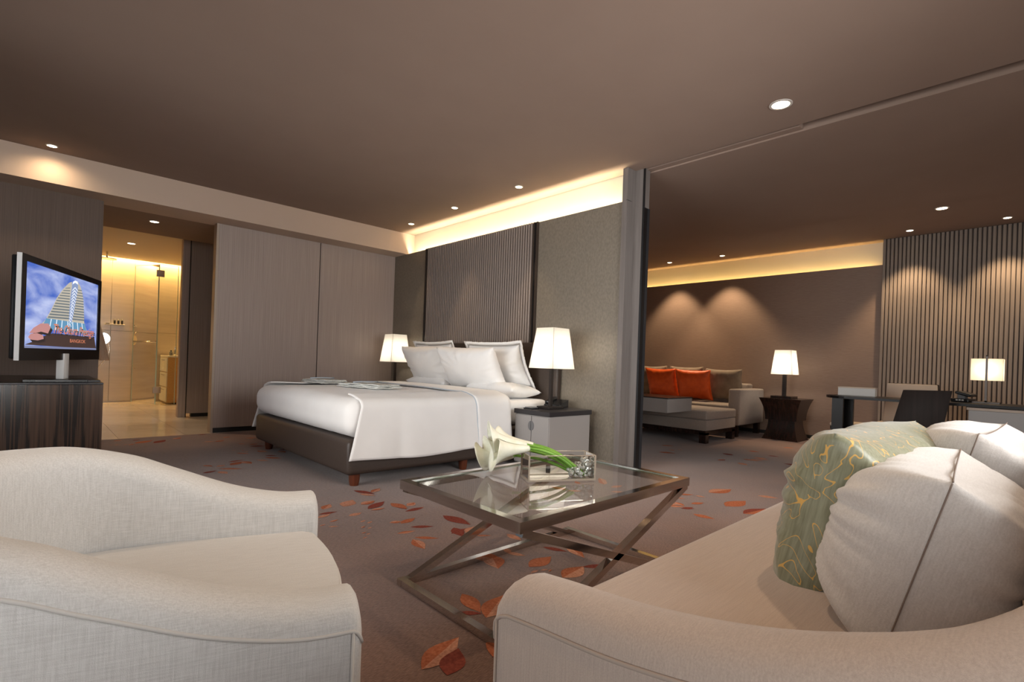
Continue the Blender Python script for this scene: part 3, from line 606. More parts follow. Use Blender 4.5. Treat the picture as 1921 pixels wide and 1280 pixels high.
# pillows
def mkpillow(label, w, h, t, loc, lean, rz, seed, flange=0):
    bm = bmesh.new(); pillow(bm, w, h, t, 40, 30, .22, .012, seed, flange, p=3.2, scale=5)
    o = obj('pillow', bm, 'linen', None, smooth=True); tag(o, label, 'pillow', 'pillows on the bed'); o.rotation_mode = 'XYZ'
    # local X along width -> world Y ; thickness Y -> world X
    o.matrix_world = Matrix.Translation(loc) @ Matrix.Rotation(math.pi/2+rz, 4, 'Z') @ Matrix.Rotation(lean, 4, 'X')
    return o
mkpillow('white pillow lying flat under the stack, its end beside the near lamp', .66, .42, .15, (3.42, 3.72, .635), math.radians(-86), 0.05, 3)
mkpillow('white pillow lying flat at the far side of the bed', .74, .44, .17, (3.42, 4.80, .645), math.radians(-86), 0.0, 8)
mkpillow('rear white flanged pillow leaning on the headboard near the lit lamp', .74, .45, .18, (3.50, 3.88, .88), math.radians(-27), 0.05, 5, .045)
mkpillow('rear white flanged pillow leaning on the headboard at the far side', .74, .45, .18, (3.50, 4.92, .89), math.radians(-27), -0.03, 6, .045)
mkpillow('front white pillow nearer the camera, overlapping its neighbour', .82, .47, .20, (3.25, 4.02, .84), math.radians(-30), 0.10, 1)
mkpillow('front white pillow at the far side of the bed', .82, .47, .20, (3.27, 4.80, .85), math.radians(-30), -0.02, 2)
# folded robes
def robe(loc, rz, w, l, label):
    t = thing('folded_robe', label, 'folded robe', loc, rz, 'folded robes on the bed')
    for k in range(3):
        bm = bmesh.new(); g = []
        for i in range(13):
            row = []
            for j in range(17):
                u, v = -1+2*i/12, -1+2*j/16
                x = u*w/2*(1-.06*k); y_ = v*l/2*(1-.05*k)
                row.append(bm.verts.new((x, y_, .008+.012*k + .006*noise.noise(Vector((x*14+k*5, y_*14, loc[0]))))))
            g.append(row)
        for i in range(12):
            for j in range(16): bm.faces.new((g[i][j], g[i+1][j], g[i+1][j+1], g[i][j+1]))
        o = obj('fold', bm, 'robe', t, smooth=True, rot=(0, 0, .05*k)); m_ = o.modifiers.new('s', 'SOLIDIFY'); m_.thickness = .008
    bm = bmesh.new(); tube(bm, [(-w*.45, l*.1, .043), (-w*.1, l*.14, .046), (w*.2, l*.05, .046), (w*.46, l*.12, .043)], .007, 6); obj('belt', bm, 'piping_grey', t, smooth=True)
robe((2.20, 4.14, .645), .2, .30, .52, 'pale folded robe lying nearer the camera on the white duvet')
robe((2.14, 4.95, .645), .1, .28, .40, 'pale folded robe at the far side of the white duvet')

# ------------------------------------------------------------------ nightstands and their lamps
def nightstand(loc, label):
    t = thing('nightstand', label, 'nightstand', loc, 0, 'nightstands beside the bed')
    box('body', -.27, .27, -.20, .20, .04, .465, 'grey_lacquer', t, bev=.003, seg=1)
    box('plinth', -.24, .26, -.18, .18, 0, .04, 'dark_lacquer', t)
    bm = bmesh.new(); bx(bm, -.285, .28, -.212, .212, .467, .507, .003, 1); obj('top', bm, 'dark_lacquer', t)
    for s in (-1, 1):
        d = box('door', -.279, -.2705, min(s*.003, s*.197), max(s*.003, s*.197), .05, .458, 'grey_lacquer', t, bev=.002, seg=1)
        bm = bmesh.new(); n_ = 14; vs = []
        for z_, x_ in ((0, -.2795), (1, -.2845)):
            ring = [bm.verts.new((x_, s*(.0025+.03*math.sin(math.pi*k/n_)), .375+.04*math.cos(math.pi*k/n_))) for k in range(n_+1)]; vs.append(ring)
        for k in range(n_): bm.faces.new((vs[0][k], vs[0][k+1], vs[1][k+1], vs[1][k]))
        bm.faces.new(vs[0]); bm.faces.new(vs[1][::-1]); obj('pull', bm, 'plastic_grey', d)
    return t
NS1 = (3.40, 3.02, 0); nightstand(NS1, 'warm grey two-door nightstand with charcoal top, in full view beside the bed')
NS2 = (3.45, 5.86, 0); nightstand(NS2, 'grey nightstand hidden beyond the far side of the bed')
def square_shade(parent, z0, z1, w0, w1, seam_mat='shade_edge'):
    bm = bmesh.new(); r0, r1 = w0/2, w1/2; c = [(-1, -1), (1, -1), (1, 1), (-1, 1)]
    a = [bm.verts.new((i*r0, j*r0, z0)) for i, j in c]; b = [bm.verts.new((i*r1, j*r1, z1)) for i, j in c]
    for k in range(4): bm.faces.new((a[k], a[(k+1) % 4], b[(k+1) % 4], b[k]))
    s = obj('lamp_shade', bm, 'shade', parent); m_ = s.modifiers.new('s', 'SOLIDIFY'); m_.thickness = .002
    for i, j in c:
        bm = bmesh.new(); tube(bm, [(i*r0, j*r0, z0), (i*r1, j*r1, z1)], .0016, 5); obj('seam', bm, seam_mat, s)
    return s
def point(parent, loc, power, col=(1, .90, .76), r=.03):
    l = bpy.data.lights.new('bulb_light', 'POINT'); l.energy = power; l.color = col; l.shadow_soft_size = r
    o = bpy.data.objects.new('bulb_light', l); COL.objects.link(o); o.parent = parent; o.location = loc; return o
def bedside_lamp(loc, rz, label, power, h0=.36, w0=.29, w1=.205):
    t = thing('table_lamp', label, 'lamp', loc, rz, 'cream square-shaded table lamps')
    box('base', -.10, .10, -.075, .075, 0, .022, 'dark_bronze', t, bev=.003, seg=1)
    box('pole', -.014, .014, -.014, .014, .022, h0+.05, 'dark_bronze', t)
    square_shade(t, h0, h0+.36, w0, w1)
    bm = bmesh.new(); tube(bm, [(-w1/2*.97, 0, h0+.32), (w1/2*.97, 0, h0+.32)], .003, 6); tube(bm, [(0, -w1/2*.97, h0+.32), (0, w1/2*.97, h0+.32)], .003, 6); obj('spider', bm, 'dark_bronze', t)
    point(t, (0, 0, h0+.13), power)
    return t
bedside_lamp((3.40, 3.06, .507), math.radians(0), 'lit table lamp with cream square shade on the near nightstand', 2.3)
bedside_lamp((3.50, 5.92, .507), math.radians(0), 'lit table lamp with cream square shade beyond the far side of the bed', 2.3)
# telephone and tray
ph = thing('telephone', 'black telephone on the nightstand behind the lamp', 'telephone', (3.56, 3.13, .507), .25)
bm = bmesh.new(); prism(bm, [(-.09, -.08), (.09, -.08), (.09, .08), (-.09, .08)], 0, .03); 
for v in bm.verts:
    if v.co.z > .01 and v.co.x > 0: v.co.z = .07
obj('body', bm, 'plastic_black', ph)
bm = bmesh.new(); bx(bm, -.085, .095, .03, .072, .05, .078, .008, 2); obj('handset', bm, 'plastic_black', ph, smooth=True, autosm=40, rot=(0, -.2, 0))
bm = bmesh.new(); bx(bm, -.07, .02, -.06, .01, .03, .042); obj('keypad', bm, 'plastic_grey', ph, rot=(0, -.2, 0))
ps = thing('wall_switch', 'dark switch plate on the wall behind the near lamp', 'switch', (XB, 3.40, .715))
box('plate', -.008, 0, -.04, .04, -.04, .04, 'dark_bronze', ps, bev=.002, seg=1); box('rocker', -.011, -.008, -.028, .028, -.028, .028, 'plastic_grey', ps, bev=.001, seg=1)
pen = thing('pen_tray', 'low dark tray on the near nightstand top', 'tray', (3.22, 3.12, .507), .1)
box('tray', -.05, .05, -.05, .05, 0, .010, 'plastic_black', pen, bev=.002, seg=1); box('notepad', -.04, .04, -.04, .04, .010, .016, 'plastic_grey', pen)

# ------------------------------------------------------------------ television on its cabinet
cab = thing('tv_cabinet', 'glossy striped ebony veneer cabinet under the television', 'cabinet', (-.225, 5.72, 0))
box('carcass', -.9, .655, -.62, .70, .0, .622, 'macassar', cab, bev=.002, seg=1)
box('top', -.9, .656, -.634, .70, .623, .637, 'dark_lacquer', cab, bev=.002, seg=1)
box('front_panel', -.9, .655, -.632, -.6205, .03, .618, 'macassar', cab, bev=.001, seg=1)

# ------------------------------------------------------------------ television
tv = thing('television', 'flat television on a glass stand showing a tower against blue sky', 'television', (.20, 5.33, .637), math.atan2(.929, .368))
zb = .168; W, H = 1.39, .715
box('back_shell', -W/2+.03, W/2-.03, .012, .06, zb+.01, zb+H-.01, 'plastic_black', tv, bev=.01, seg=2)
bm = bmesh.new(); sx, sz0, sz1 = 1.27/2, zb+.085, zb+.67
bx(bm, -W/2, -sx, -.012, .012, zb, zb+H); bx(bm, sx, W/2, -.012, .012, zb, zb+H); bx(bm, -sx, sx, -.012, .012, zb, sz0); bx(bm, -sx, sx, -.012, .012, sz1, zb+H)
obj('bezel', bm, 'plastic_black', tv)
s = box('side_trim', -W/2-.004, -W/2, -.010, .016, zb, zb+H, 'glint_white', tv); s['label'] = 'silver side edge, window reflection put in as white'
def sky_mat():
    mt, nt, b = new_mat('screen_sky'); v = coords(nt, (1.1, 1, 3.2), rot=(0, .9, 0)); n_ = N(nt, 'ShaderNodeTexNoise', Scale=2.0, Detail=8, Distortion=.5); nt.links.new(v, n_.inputs['Vector'])
    c = ramp(nt, n_.outputs['Fac'], (.05, .11, .42), (.50, .55, .74), .40, .78); b.inputs['Base Color'].default_value = (0, 0, 0, 1); b.inputs['Roughness'].default_value = .2
    nt.links.new(c, b.inputs['Emission Color']); b.inputs['Emission Strength'].default_value = .85; return mt
def scr_mat(name, col, st=.85):
    mt, nt, b = new_mat(name); b.inputs['Base Color'].default_value = (0, 0, 0, 1); b.inputs['Roughness'].default_value = .3; b.inputs['Emission Color'].default_value = (*col, 1); b.inputs['Emission Strength'].default_value = st; return mt
screen = box('screen', -sx, sx, -.004, .0, sz0, sz1, sky_mat(), tv); screen['label'] = 'screen with a picture of a tower and a sign'
zc = (sz0+sz1)/2
C_ = {k: scr_mat('screen_'+k, c) for k, c in dict(tower=(.42, .38, .31), stripe=(.13, .15, .16), core=(.20, .26, .42), white=(.75, .78, .85), glass=(.10, .24, .38), sign=(.05, .03, .026), rust=(.52, .17, .09), pink=(.42, .20, .19), edge=(.025, .018, .018), bar=(.16, .18, .30)).items()}
def pic(name, polys, mat, lift):
    bm = bmesh.new()
    for pl_ in polys: bm.faces.new([bm.verts.new((x, -.004-lift, z+zc)) for x, z in pl_])
    return obj(name, bm, C_[mat], screen)
TL = [(0.09, 0.25), (0.039, 0.234), (-0.069, 0.169), (-0.163, 0.095), (-0.241, 0.004), (-0.323, -0.077), (-0.397, -0.124), (0.056, -0.137), (0.065, 0.018), (0.073, 0.132), (0.094, 0.219)]
TR = [(0.205, 0.263), (0.26, 0.229), (0.298, 0.182), (0.325, 0.124), (0.343, 0.028), (0.358, -0.062), (0.43, -0.144), (0.09, -0.143), (0.124, -0.021), (0.165, 0.082), (0.197, 0.2)]
pic('tower', [TL, TR], 'tower', .0004)
def xat(pts, z):
    for (xa, za), (xb, zb_) in zip(pts, pts[1:]):
        if min(za, zb_) <= z <= max(za, zb_) and abs(za-zb_) > 1e-6: return xa+(xb-xa)*(z-za)/(zb_-za)
st_ = []
k = 0
z = -.055
while z < .21:
    hgt = .013-.022*(z+.055)/1.0
    for edge, inner, dz in ((TL[1:7], .060, -.012), (TR[1:7], .19-.35*max(0, .2-z)*.9, .006)):
        xe = xat(edge, z)
        if xe is not None: st_.append([(xe, z+dz), (inner, z), (inner, z+max(.005, hgt)), (xat(edge, min(z+max(.005, hgt), .23)) or xe, z+dz+max(.005, hgt))])
    z += .0225
pic('floor_bands', st_, 'stripe', .0008)
pic('tower_core', [[(0.099, 0.24), (0.205, 0.252), (0.205, 0.201), (0.173, 0.097), (0.132, -0.021), (0.09, -0.136), (0.052, -0.133), (0.059, 0.018), (0.07, 0.132)]], 'core', .0012)
ch = []
for i in range(13):
    z = .215-.025*i; wv = .05-.0022*i; cx = .15-.0062*i
    ch.append([(cx-wv, z-.03), (cx, z), (cx+wv, z-.022), (cx+wv, z-.030), (cx, z-.009), (cx-wv, z-.038)])
pic('chevrons', ch, 'white', .0016)
pic('crown', [[(0.099, 0.23), (0.107, 0.252), (0.148, 0.268), (0.192, 0.265), (0.205, 0.241), (0.148, 0.25)]], 'white', .0018)
pic('tower_base', [[(-0.323, -0.071), (0.365, -0.072), (0.43, -0.16), (-0.397, -0.15)]], 'glass', .0014)
pic('base_mullions', [[(x, -.072), (x+.012, -.072), (x+.012+x*.1, -.15), (x+x*.1, -.15)] for x in (-.25, -.16, -.07, .03, .12, .21, .30)], 'white', .0017)
pic('sign_plinth', [[(-.375, -.208), (-.221, -.178), (.584, -.181), (.634, -.284), (-.616, -.270), (-.45, -.235)]], 'sign', .0020)
pic('caption_bar', [[(-.634, -.277), (.634, -.277), (.634, -.2925), (-.634, -.2925)]], 'bar', .0021)
pic('emblem_shadow', [[(x+.03, z-.018) for x, z in ((-.564, -.19), (-.507, -.151), (-.407, -.115), (-.292, -.109), (-.251, -.135), (-.292, -.182), (-.397, -.173), (-.473, -.186))], [(x+.03, z-.018) for x, z in ((-.576, -.218), (-.541, -.193), (-.451, -.186), (-.365, -.198), (-.354, -.224), (-.44, -.237), (-.541, -.234))]], 'edge', .0022)
pic('emblem', [[(-.564, -.19), (-.507, -.151), (-.407, -.115), (-.292, -.109), (-.251, -.135), (-.292, -.182), (-.397, -.173), (-.473, -.186)], [(-.576, -.218), (-.541, -.193), (-.451, -.186), (-.365, -.198), (-.354, -.224), (-.44, -.237), (-.541, -.234)]], 'pink', .0026)
def lettering(name, txt, x, z, size, mat, lift, shear=0, extra=0.0, xs=1):
    cu = bpy.data.curves.new(name, 'FONT'); cu.body = txt; cu.size = size; cu.shear = shear; cu.offset = extra
    ob = bpy.data.objects.new(name, cu); COL.objects.link(ob); bpy.context.view_layer.update()
    me = bpy.data.meshes.new_from_object(ob.evaluated_get(bpy.context.evaluated_depsgraph_get())); bpy.data.objects.remove(ob)
    wd = max(v.co.x for v in me.vertices); 
    for v in me.vertices: v.co = Vector((x+v.co.x*xs/wd, -.004-lift, z+zc+v.co.y))
    me.materials.clear(); me.materials.append(C_[mat]); o = bpy.data.objects.new(name, me); link(o, screen); return o
lettering('sign_shadow', 'The Okura Prestige', -.20, -.186, .098, 'edge', .0028, .35, .001, .79)
lettering('sign_lettering', 'The Okura Prestige', -.225, -.173, .098, 'rust', .0032, .35, .001, .79)
lettering('city_lettering', 'BANGKOK', .08, -.238, .040, 'rust', .0030, 0, 0, .31)
pic('bezel_mark', [[(-.03, -.348), (.03, -.348), (.03, -.342), (-.03, -.342)]], 'bar', .0095)
st = box('stand_column', -.045, .045, -.02, .03, .02, zb+.05, 'glint_white', tv, bev=.004, seg=2); st['label'] = 'stand column, highlight put in as white'
bm = bmesh.new(); bx(bm, -.22, .22, -.14, .14, 0.0, .016, .003, 1); bs = obj('stand_base', bm, 'dark_lacquer', tv, smooth=True, autosm=40, rot=(0, 0, -math.atan2(.929, .368)))
dv = thing('disc_player', 'slim glossy player lying on the ebony cabinet in front of the stand', 'player', (.14, 5.235, .637))
box('case', -.17, .20, -.09, -.0, 0, .022, 'plastic_black', dv, bev=.003, seg=1); box('tray_slot', -.10, .10, -.092, -.0895, .008, .014, 'plastic_grey', dv)

# ------------------------------------------------------------------ upholstered tub shells (armchair and sofa)
def polyline_round(pts, rads, n=14):
    out = []
    for i, p in enumerate(pts):
        p = Vector(p)
        if i in (0, len(pts)-1) or rads[i] == 0: out.append(p); continue
        a = (Vector(pts[i-1])-p).normalized(); b = (Vector(pts[i+1])-p).normalized(); ang = a.angle(b); d = rads[i]/math.tan(ang/2)
        p0, p1 = p+a*d, p+b*d; c = p+(a+b).normalized()*(rads[i]/math.sin(ang/2)); v0, v1 = p0-c, p1-c
        tot = v0.angle(v1); sg = 1 if v0.x*v1.y-v0.y*v1.x > 0 else -1
        for k in range(n+1):
            t = sg*tot*k/n; out.append(c+Vector((v0.x*math.cos(t)-v0.y*math.sin(t), v0.x*math.sin(t)+v0.y*math.cos(t))))
    return out
def resample(pts, step):
    out = [pts[0]]; acc = 0; L = [0]
    for a, b in zip(pts, pts[1:]): L.append(L[-1]+(b-a).length)
    tot = L[-1]; n = max(2, int(tot/step)); res = []; j = 0
    for k in range(n+1):
        q = tot*k/n
        while j < len(L)-2 and L[j+1] < q: j += 1
        t = (q-L[j])/max(1e-9, L[j+1]-L[j]); res.append((pts[j].lerp(pts[j+1], t), q))
    return res, tot
def interp(tab, x):
    """Catmull-Rom through the knots"""
    if x <= tab[0][0]: return tab[0][1]
    if x >= tab[-1][0]: return tab[-1][1]
    for k in range(len(tab)-1):
        (a, va), (b, vb) = tab[k], tab[k+1]
        if x <= b:
            t = (x-a)/(b-a); h = b-a
            m0 = ((vb-tab[k-1][1])/(b-tab[k-1][0]) if k > 0 else 0)*h
            m1 = ((tab[k+2][1]-va)/(tab[k+2][0]-a) if k+2 < len(tab) else 0)*h
            return (2*t**3-3*t*t+1)*va+(t**3-2*t*t+t)*m0+(-2*t**3+3*t*t)*vb+(t**3-t*t)*m1
def shell(name, parent, pts, rads, htab, thick, z0, zin, mat, tip=.03, flare=.0, rtop=.045, step=.02, pipe_mat='piping', pipe_r=.0034):
    pl_ = polyline_round(pts, rads); res, tot = resample(pl_, step)
    extra_d = [.004, .010, .016, .024]
    samples = []
    P = [r[0] for r in res]; D = [r[1] for r in res]
    def at(d):
        for k in range(len(D)-1):
            if D[k] <= d <= D[k+1]+1e-9: return P[k].lerp(P[k+1], (d-D[k])/(D[k+1]-D[k]))
        return P[-1]
    ds = sorted(set([0.0]+extra_d+[d for d in D if .028 < d < tot-.028]+[tot-e for e in extra_d]+[tot]))
    bm = bmesh.new(); rings = []; seam = []; NT = 8
    for d in ds:
        c = at(d); e = .004
        t = (at(min(tot, d+e))-at(max(0, d-e))).normalized(); nrm = Vector((t.y, -t.x))   # right-hand side = outward (path runs clockwise seen inside)
        dd = min(d, tot-d); h = interp(htab, dd)
        rt_ = tip; dr = max(0, rt_-dd); cut = rt_-math.sqrt(max(0, rt_*rt_-dr*dr)); h -= cut
        ins = .012*max(0, 1-dd/.016)**2 if dd < .016 else 0
        th = thick-2*ins; ro = min(rtop, th/2-.001); hh = h-ins
        sec = [(th/2-.004, z0), (th/2, z0+.01), (th/2+flare*.6, z0+(hh-ro-z0)*.5), (th/2+flare, hh-ro)]
        for k in range(1, NT+1):
            a = math.pi*k/NT
            # top runs outer -> inner as a soft half round
            sec.append((flare+(th/2)*math.cos(a)*(1) , hh-ro+ro*math.sin(a)**.8 if k < NT else hh-ro))
        sec += [(-th/2+flare*.3, max(zin, hh-ro-.12)), (-th/2, zin)]
        rings.append([bm.verts.new((c.x+nrm.x*o, c.y+nrm.y*o, z)) for o, z in sec])
        seam.append(Vector((c.x+nrm.x*(th/2+flare), c.y+nrm.y*(th/2+flare), hh-ro)))
    n = len(rings[0])
    for a, b in zip(rings, rings[1:]):
        for k in range(n): bm.faces.new((a[k], a[(k+1) % n], b[(k+1) % n], b[k]))
    bm.faces.new(rings[0]); bm.faces.new(rings[-1][::-1])
    o = obj(name, bm, mat, parent, smooth=True, autosm=50)
    bm = bmesh.new(); tube(bm, seam, pipe_r, 6); obj('piping', bm, pipe_mat, o, smooth=True)
    # vertical piping at both front ends
    for R in (rings[0], rings[-1]): pass
    for idx_, dref in ((0, 0.016), (-1, tot-.016)):
        j = min(range(len(ds)), key=lambda q: abs(ds[q]-dref)); c = at(ds[j]); t = (at(min(tot, ds[j]+.004))-at(max(0, ds[j]-.004))).normalized(); nrm = Vector((t.y, -t.x))
        s_ = seam[j]; ptsv = [Vector((s_.x, s_.y, z0+.02)), Vector((s_.x, s_.y, s_.z))]
        bm = bmesh.new(); tube(bm, ptsv, pipe_r*.9, 6); obj('piping', bm, pipe_mat, o, smooth=True)
    return o

# armchair ---------------------------------------------------------------
ac = thing('armchair', 'pale grey linen tub armchair in the left foreground', 'armchair', (.47, 1.165, 0), math.radians(-17))
# local: faces +X, path from far arm (+Y) ... so outward is on the right-hand side when walking from near tip to far tip
hw = .345; dep = .70
pts = [(.06, hw), (-.30, hw), (-dep, hw*.95), (-dep, -hw*.95), (-.30, -hw), (.06, -hw)]
HT = [(0, .505), (.1, .508), (.22, .537), (.355, .592), (.45, .632), (.6, .665), (1.3, .672)]
shell('shell', ac, pts, [0, .6, .32, .32, .6, 0], HT, .115, .03, .30, 'armchair', tip=.02, rtop=.05)
bm = bmesh.new(); ins = .06
inner = polyline_round([(.03, hw-ins), (-.30, hw-ins), (-dep+ins, hw*.9-ins), (-dep+ins, -hw*.9+ins), (-.30, -hw+ins), (.03, -hw+ins)], [0, .5, .25, .25, .5, 0], 10)
front = [Vector((.03+.04*math.sin(math.pi*k/12), (-hw+ins)+(2*hw-2*ins)*k/12)) for k in range(1, 12)]
poly = [(v.x, v.y) for v in inner]+[(v.x, v.y) for v in front]
prism(bm, poly, .18, .415)
top = [f for f in bm.faces if all(abs(v.co.z-.415) < 1e-6 for v in f.verts)][0]
bmesh.ops.bevel(bm, geom=list(top.edges), offset=.028, segments=4, affect='EDGES', profile=.5)
obj('seat_cushion', bm, 'armchair', ac, smooth=True, autosm=60)
bm = bmesh.new(); tube(bm, [(v.x+.002, v.y, .40) for v in [Vector((.03, -hw+ins))]+front+[Vector((.03, hw-ins))]], .005, 6); obj('seat_piping', bm, 'piping', ac, smooth=True)
box('front_rail', -.05, .045, -hw+.05, hw-.05, .05, .2, 'armchair', ac, bev=.01, seg=2)
for sx_, sy_ in ((0, -.26), (0, .26), (-.6, -.2), (-.6, .2)):
    bm = bmesh.new(); lathe(bm, [(.018, 0), (.024, .06)], 12); obj('leg', bm, 'chair_wood', ac, smooth=True, autosm=40, loc=(sx_, sy_, 0))

# sofa -------------------------------------------------------------------
so = thing('sofa', 'long sand-coloured sofa with sloping arms in the right foreground', 'sofa', (.545, .70, 0))
# local x along the sofa from the near arm, local y towards its front
LS = 2.06
pts = [(.055, -.10), (.055, -.76), (LS-.055, -.76), (LS-.055, -.10)]
HS = [(0, .560), (.10, .568), (.25, .583), (.40, .615), (.55, .67), (.70, .72), (.9, .74)]
shell('shell', so, pts, [0, .16, .16, 0], HS, .115, .03, .30, 'sofa', tip=.045, rtop=.05, pipe_mat='piping_sofa')
bm = bmesh.new(); bx(bm, .11, LS-.11, -.74, -.01, .20, .425, .04, 4); obj('seat_cushion', bm, 'sofa', so, smooth=True, autosm=60)
box('front_rail', .06, LS-.06, -.70, -.05, .05, .22, 'sofa', so, bev=.01, seg=2)
for sx_, sy_ in ((.08, -.14), (LS-.08, -.14), (.1, -.7), (LS-.1, -.7)):
    bm = bmesh.new(); lathe(bm, [(.018, 0), (.026, .06)], 12); obj('leg', bm, 'chair_wood', so, smooth=True, autosm=40, loc=(sx_, sy_, 0))

def cushion(name, label, mat, w_, h_, t_, loc, lean, rz, seed, seam=None, group='cushions on the foreground sofa', wr=.020, pinch=.2, roll=0, p=2.6, scale=6):
    bm = bmesh.new(); pillow(bm, w_, h_, t_, 48, 40, pinch, wr, seed, 0, p, scale)
    o = obj(name, bm, mat, None, smooth=True); tag(o, label, 'cushion', group)
    o.matrix_world = Matrix.Translation(loc) @ Matrix.Rotation(rz, 4, 'Z') @ Matrix.Rotation(lean, 4, 'X') @ Matrix.Rotation(roll, 4, 'Y')
    if seam:
        bm = bmesh.new(); n_ = 40; pp_ = []
        for k in range(n_+1): v_ = -1+2*k/n_; pp_.append((-w_/2*(1-pinch*(1-v_*v_)*.35)-.001, 0, v_*h_/2*.99))
        tube(bm, pp_, .0015, 5); obj('end_seam', bm, seam, o, smooth=True); bm = bmesh.new()
        pp_ = []
        for k in range(n_+1): u_ = -1+2*k/n_; pp_.append((u_*w_/2*.99, 0, h_/2*(1-pinch*(1-u_*u_)*.35)+.001))
        tube(bm, pp_, .0015, 5)
        obj('top_seam', bm, seam, o, smooth=True)
    return o
cushion('back_cushion', 'plump silver-beige back cushion nearest the camera, end seam facing us', 'cushion', .54, .35, .30, (1.36, .165, .562), math.radians(15), math.radians(4), 11, 'seam', p=4.2)
cushion('back_cushion', 'silver-beige back cushion behind the nearest one, cut by the right frame edge', 'cushion', .54, .38, .30, (1.94, .145, .585), math.radians(15), math.radians(-3), 23, 'seam', p=4.2)
cushion('throw_cushion', 'sage green silk cushion with gold embroidered lines', 'green', .60, .41, .22, (1.54, .322, .578), math.radians(12), math.radians(-5), 31, p=4.5)

# ------------------------------------------------------------------ coffee table
ct = thing('coffee_table', 'polished nickel coffee table with inset glass top and crossed legs', 'coffee table', (1.615, 1.425, 0))
TX, TY, TH = .528, .342, .42; bw = .032
def tb(name, a, b, wx=.030, wz=.030, side=None):
    bm = bmesh.new(); bar(bm, a, b, wx, wz, side); return obj(name, bm, 'steel', ct)
bm = bmesh.new(); hz0, hz1 = TH-.036, TH
bx(bm, -TX, TX, -TY, -TY+bw, hz0, hz1); bx(bm, -TX, TX, TY-bw, TY, hz0, hz1); bx(bm, -TX, -TX+bw, -TY+bw, TY-bw, hz0, hz1); bx(bm, TX-bw, TX, -TY+bw, TY-bw, hz0, hz1)
obj('top_frame', bm, 'steel', ct)
b2 = .016
for yy in (-TY+b2, TY-b2):
    tb('cross_leg', (-TX+b2, yy, .0), (TX-b2, yy, hz0), .030, .026, (0, 1, 0)); tb('cross_leg', (TX-b2, yy-.0005, .0), (-TX+b2, yy-.0005, hz0), .029, .026, (0, 1, 0))
for xx in (-TX+b2, TX-b2): tb('floor_bar', (xx, -TY, .014), (xx, TY, .014), .03, .026)
for yy in (-TY+b2, TY-b2): tb('floor_bar', (-TX, yy, .0135), (TX, yy, .0135), .0295, .025)
bm = bmesh.new(); zt = TH-.004; q = [(-TX+bw, -TY+bw), (TX-bw, -TY+bw), (TX-bw, TY-bw), (-TX+bw, TY-bw)]
bm.faces.new([bm.verts.new((x, y_, zt)) for x, y_ in q]); obj('glass_top', bm, 'table_glass', ct)
bm = bmesh.new(); e_ = .003
bx(bm, -TX+bw, TX-bw, TY-bw-e_, TY-bw, zt-.010, zt+.0005); bx(bm, TX-bw-e_, TX-bw, -TY+bw, TY-bw-e_, zt-.010, zt+.0005); bx(bm, -TX+bw, -TX+bw+e_, -TY+bw, TY-bw-e_, zt-.010, zt+.0005); bx(bm, -TX+bw+e_, TX-bw-e_, -TY+bw, -TY+bw+e_, zt-.010, zt+.0005)
obj('glass_edge', bm, 'glass_edge', ct)

# vase with crystal beads and calla lilies
vs_ = thing('glass_vase', 'low rectangular clear glass vase on the coffee table', 'vase', (1.64, 1.42, TH), math.atan2(-.12, .22))
vw, vd, vh = .145, .055, .105
for nm, q in (('side', ((-vw, -vd, 0), (vw, -vd, 0), (vw, -vd, vh), (-vw, -vd, vh))), ('side', ((-vw, vd, 0), (vw, vd, 0), (vw, vd, vh), (-vw, vd, vh))), ('end', ((-vw, -vd, 0), (-vw, vd, 0), (-vw, vd, vh), (-vw, -vd, vh))), ('end', ((vw, -vd, 0), (vw, vd, 0), (vw, vd, vh), (vw, -vd, vh))), ('bottom', ((-vw, -vd, .006), (vw, -vd, .006), (vw, vd, .006), (-vw, vd, .006)))):
    bm = bmesh.new(); bm.faces.new([bm.verts.new(p_) for p_ in q]); obj(nm, bm, 'vase_glass', vs_)
bm = bmesh.new()
for sx_ in (-1, 1):
    for sy_ in (-1, 1): bar(bm, (sx_*vw, sy_*vd, 0), (sx_*vw, sy_*vd, vh), .006, .006, (1, 0, 0))
for sy_ in (-1, 1): bar(bm, (-vw, sy_*vd, .004), (vw, sy_*vd, .004), .006, .008, (0, 1, 0)); bar(bm, (-vw, sy_*vd, vh), (vw, sy_*vd, vh), .004, .003, (0, 1, 0))
for sx_ in (-1, 1): bar(bm, (sx_*vw, -vd, vh), (sx_*vw, vd, vh), .004, .003, (1, 0, 0)); bar(bm, (sx_*vw, -vd, .004), (sx_*vw, vd, .004), .006, .008, (1, 0, 0))
M['glass_rim'] = plain('glass_rim', (.70, .62, .52), .05, .6); obj('edges', bm, 'glass_rim', vs_)
rb = random.Random(5); bm = bmesh.new()
for k in range(150):
    fx = rb.random(); x = vw-.012-.085*fx**1.3; z = .012+rb.random()*.088*(1-.75*fx); y_ = rb.uniform(-vd+.012, vd-.012); r_ = rb.uniform(.005, .009)
    bmesh.ops.create_icosphere(bm, subdivisions=1, radius=r_, matrix=Matrix.Translation((x, y_, z)) @ Matrix.Rotation(rb.random()*3, 4, 'X'))
M['crystal'] = plain('crystal', (.72, .74, .72), .04, .55)
cb = obj('crystal_beads', bm, 'crystal', None, loc=vs_.location, rot=vs_.rotation_euler); tag(cb, 'heap of clear crystal beads in the end of the glass vase', 'beads', kind='stuff')
def bez(p0, p1, p2, p3, n=18):
    p0, p1, p2, p3 = map(Vector, (p0, p1, p2, p3)); return [p0*(1-t)**3+p1*3*t*(1-t)**2+p2*3*t*t*(1-t)+p3*t**3 for t in [k/n for k in range(n+1)]]
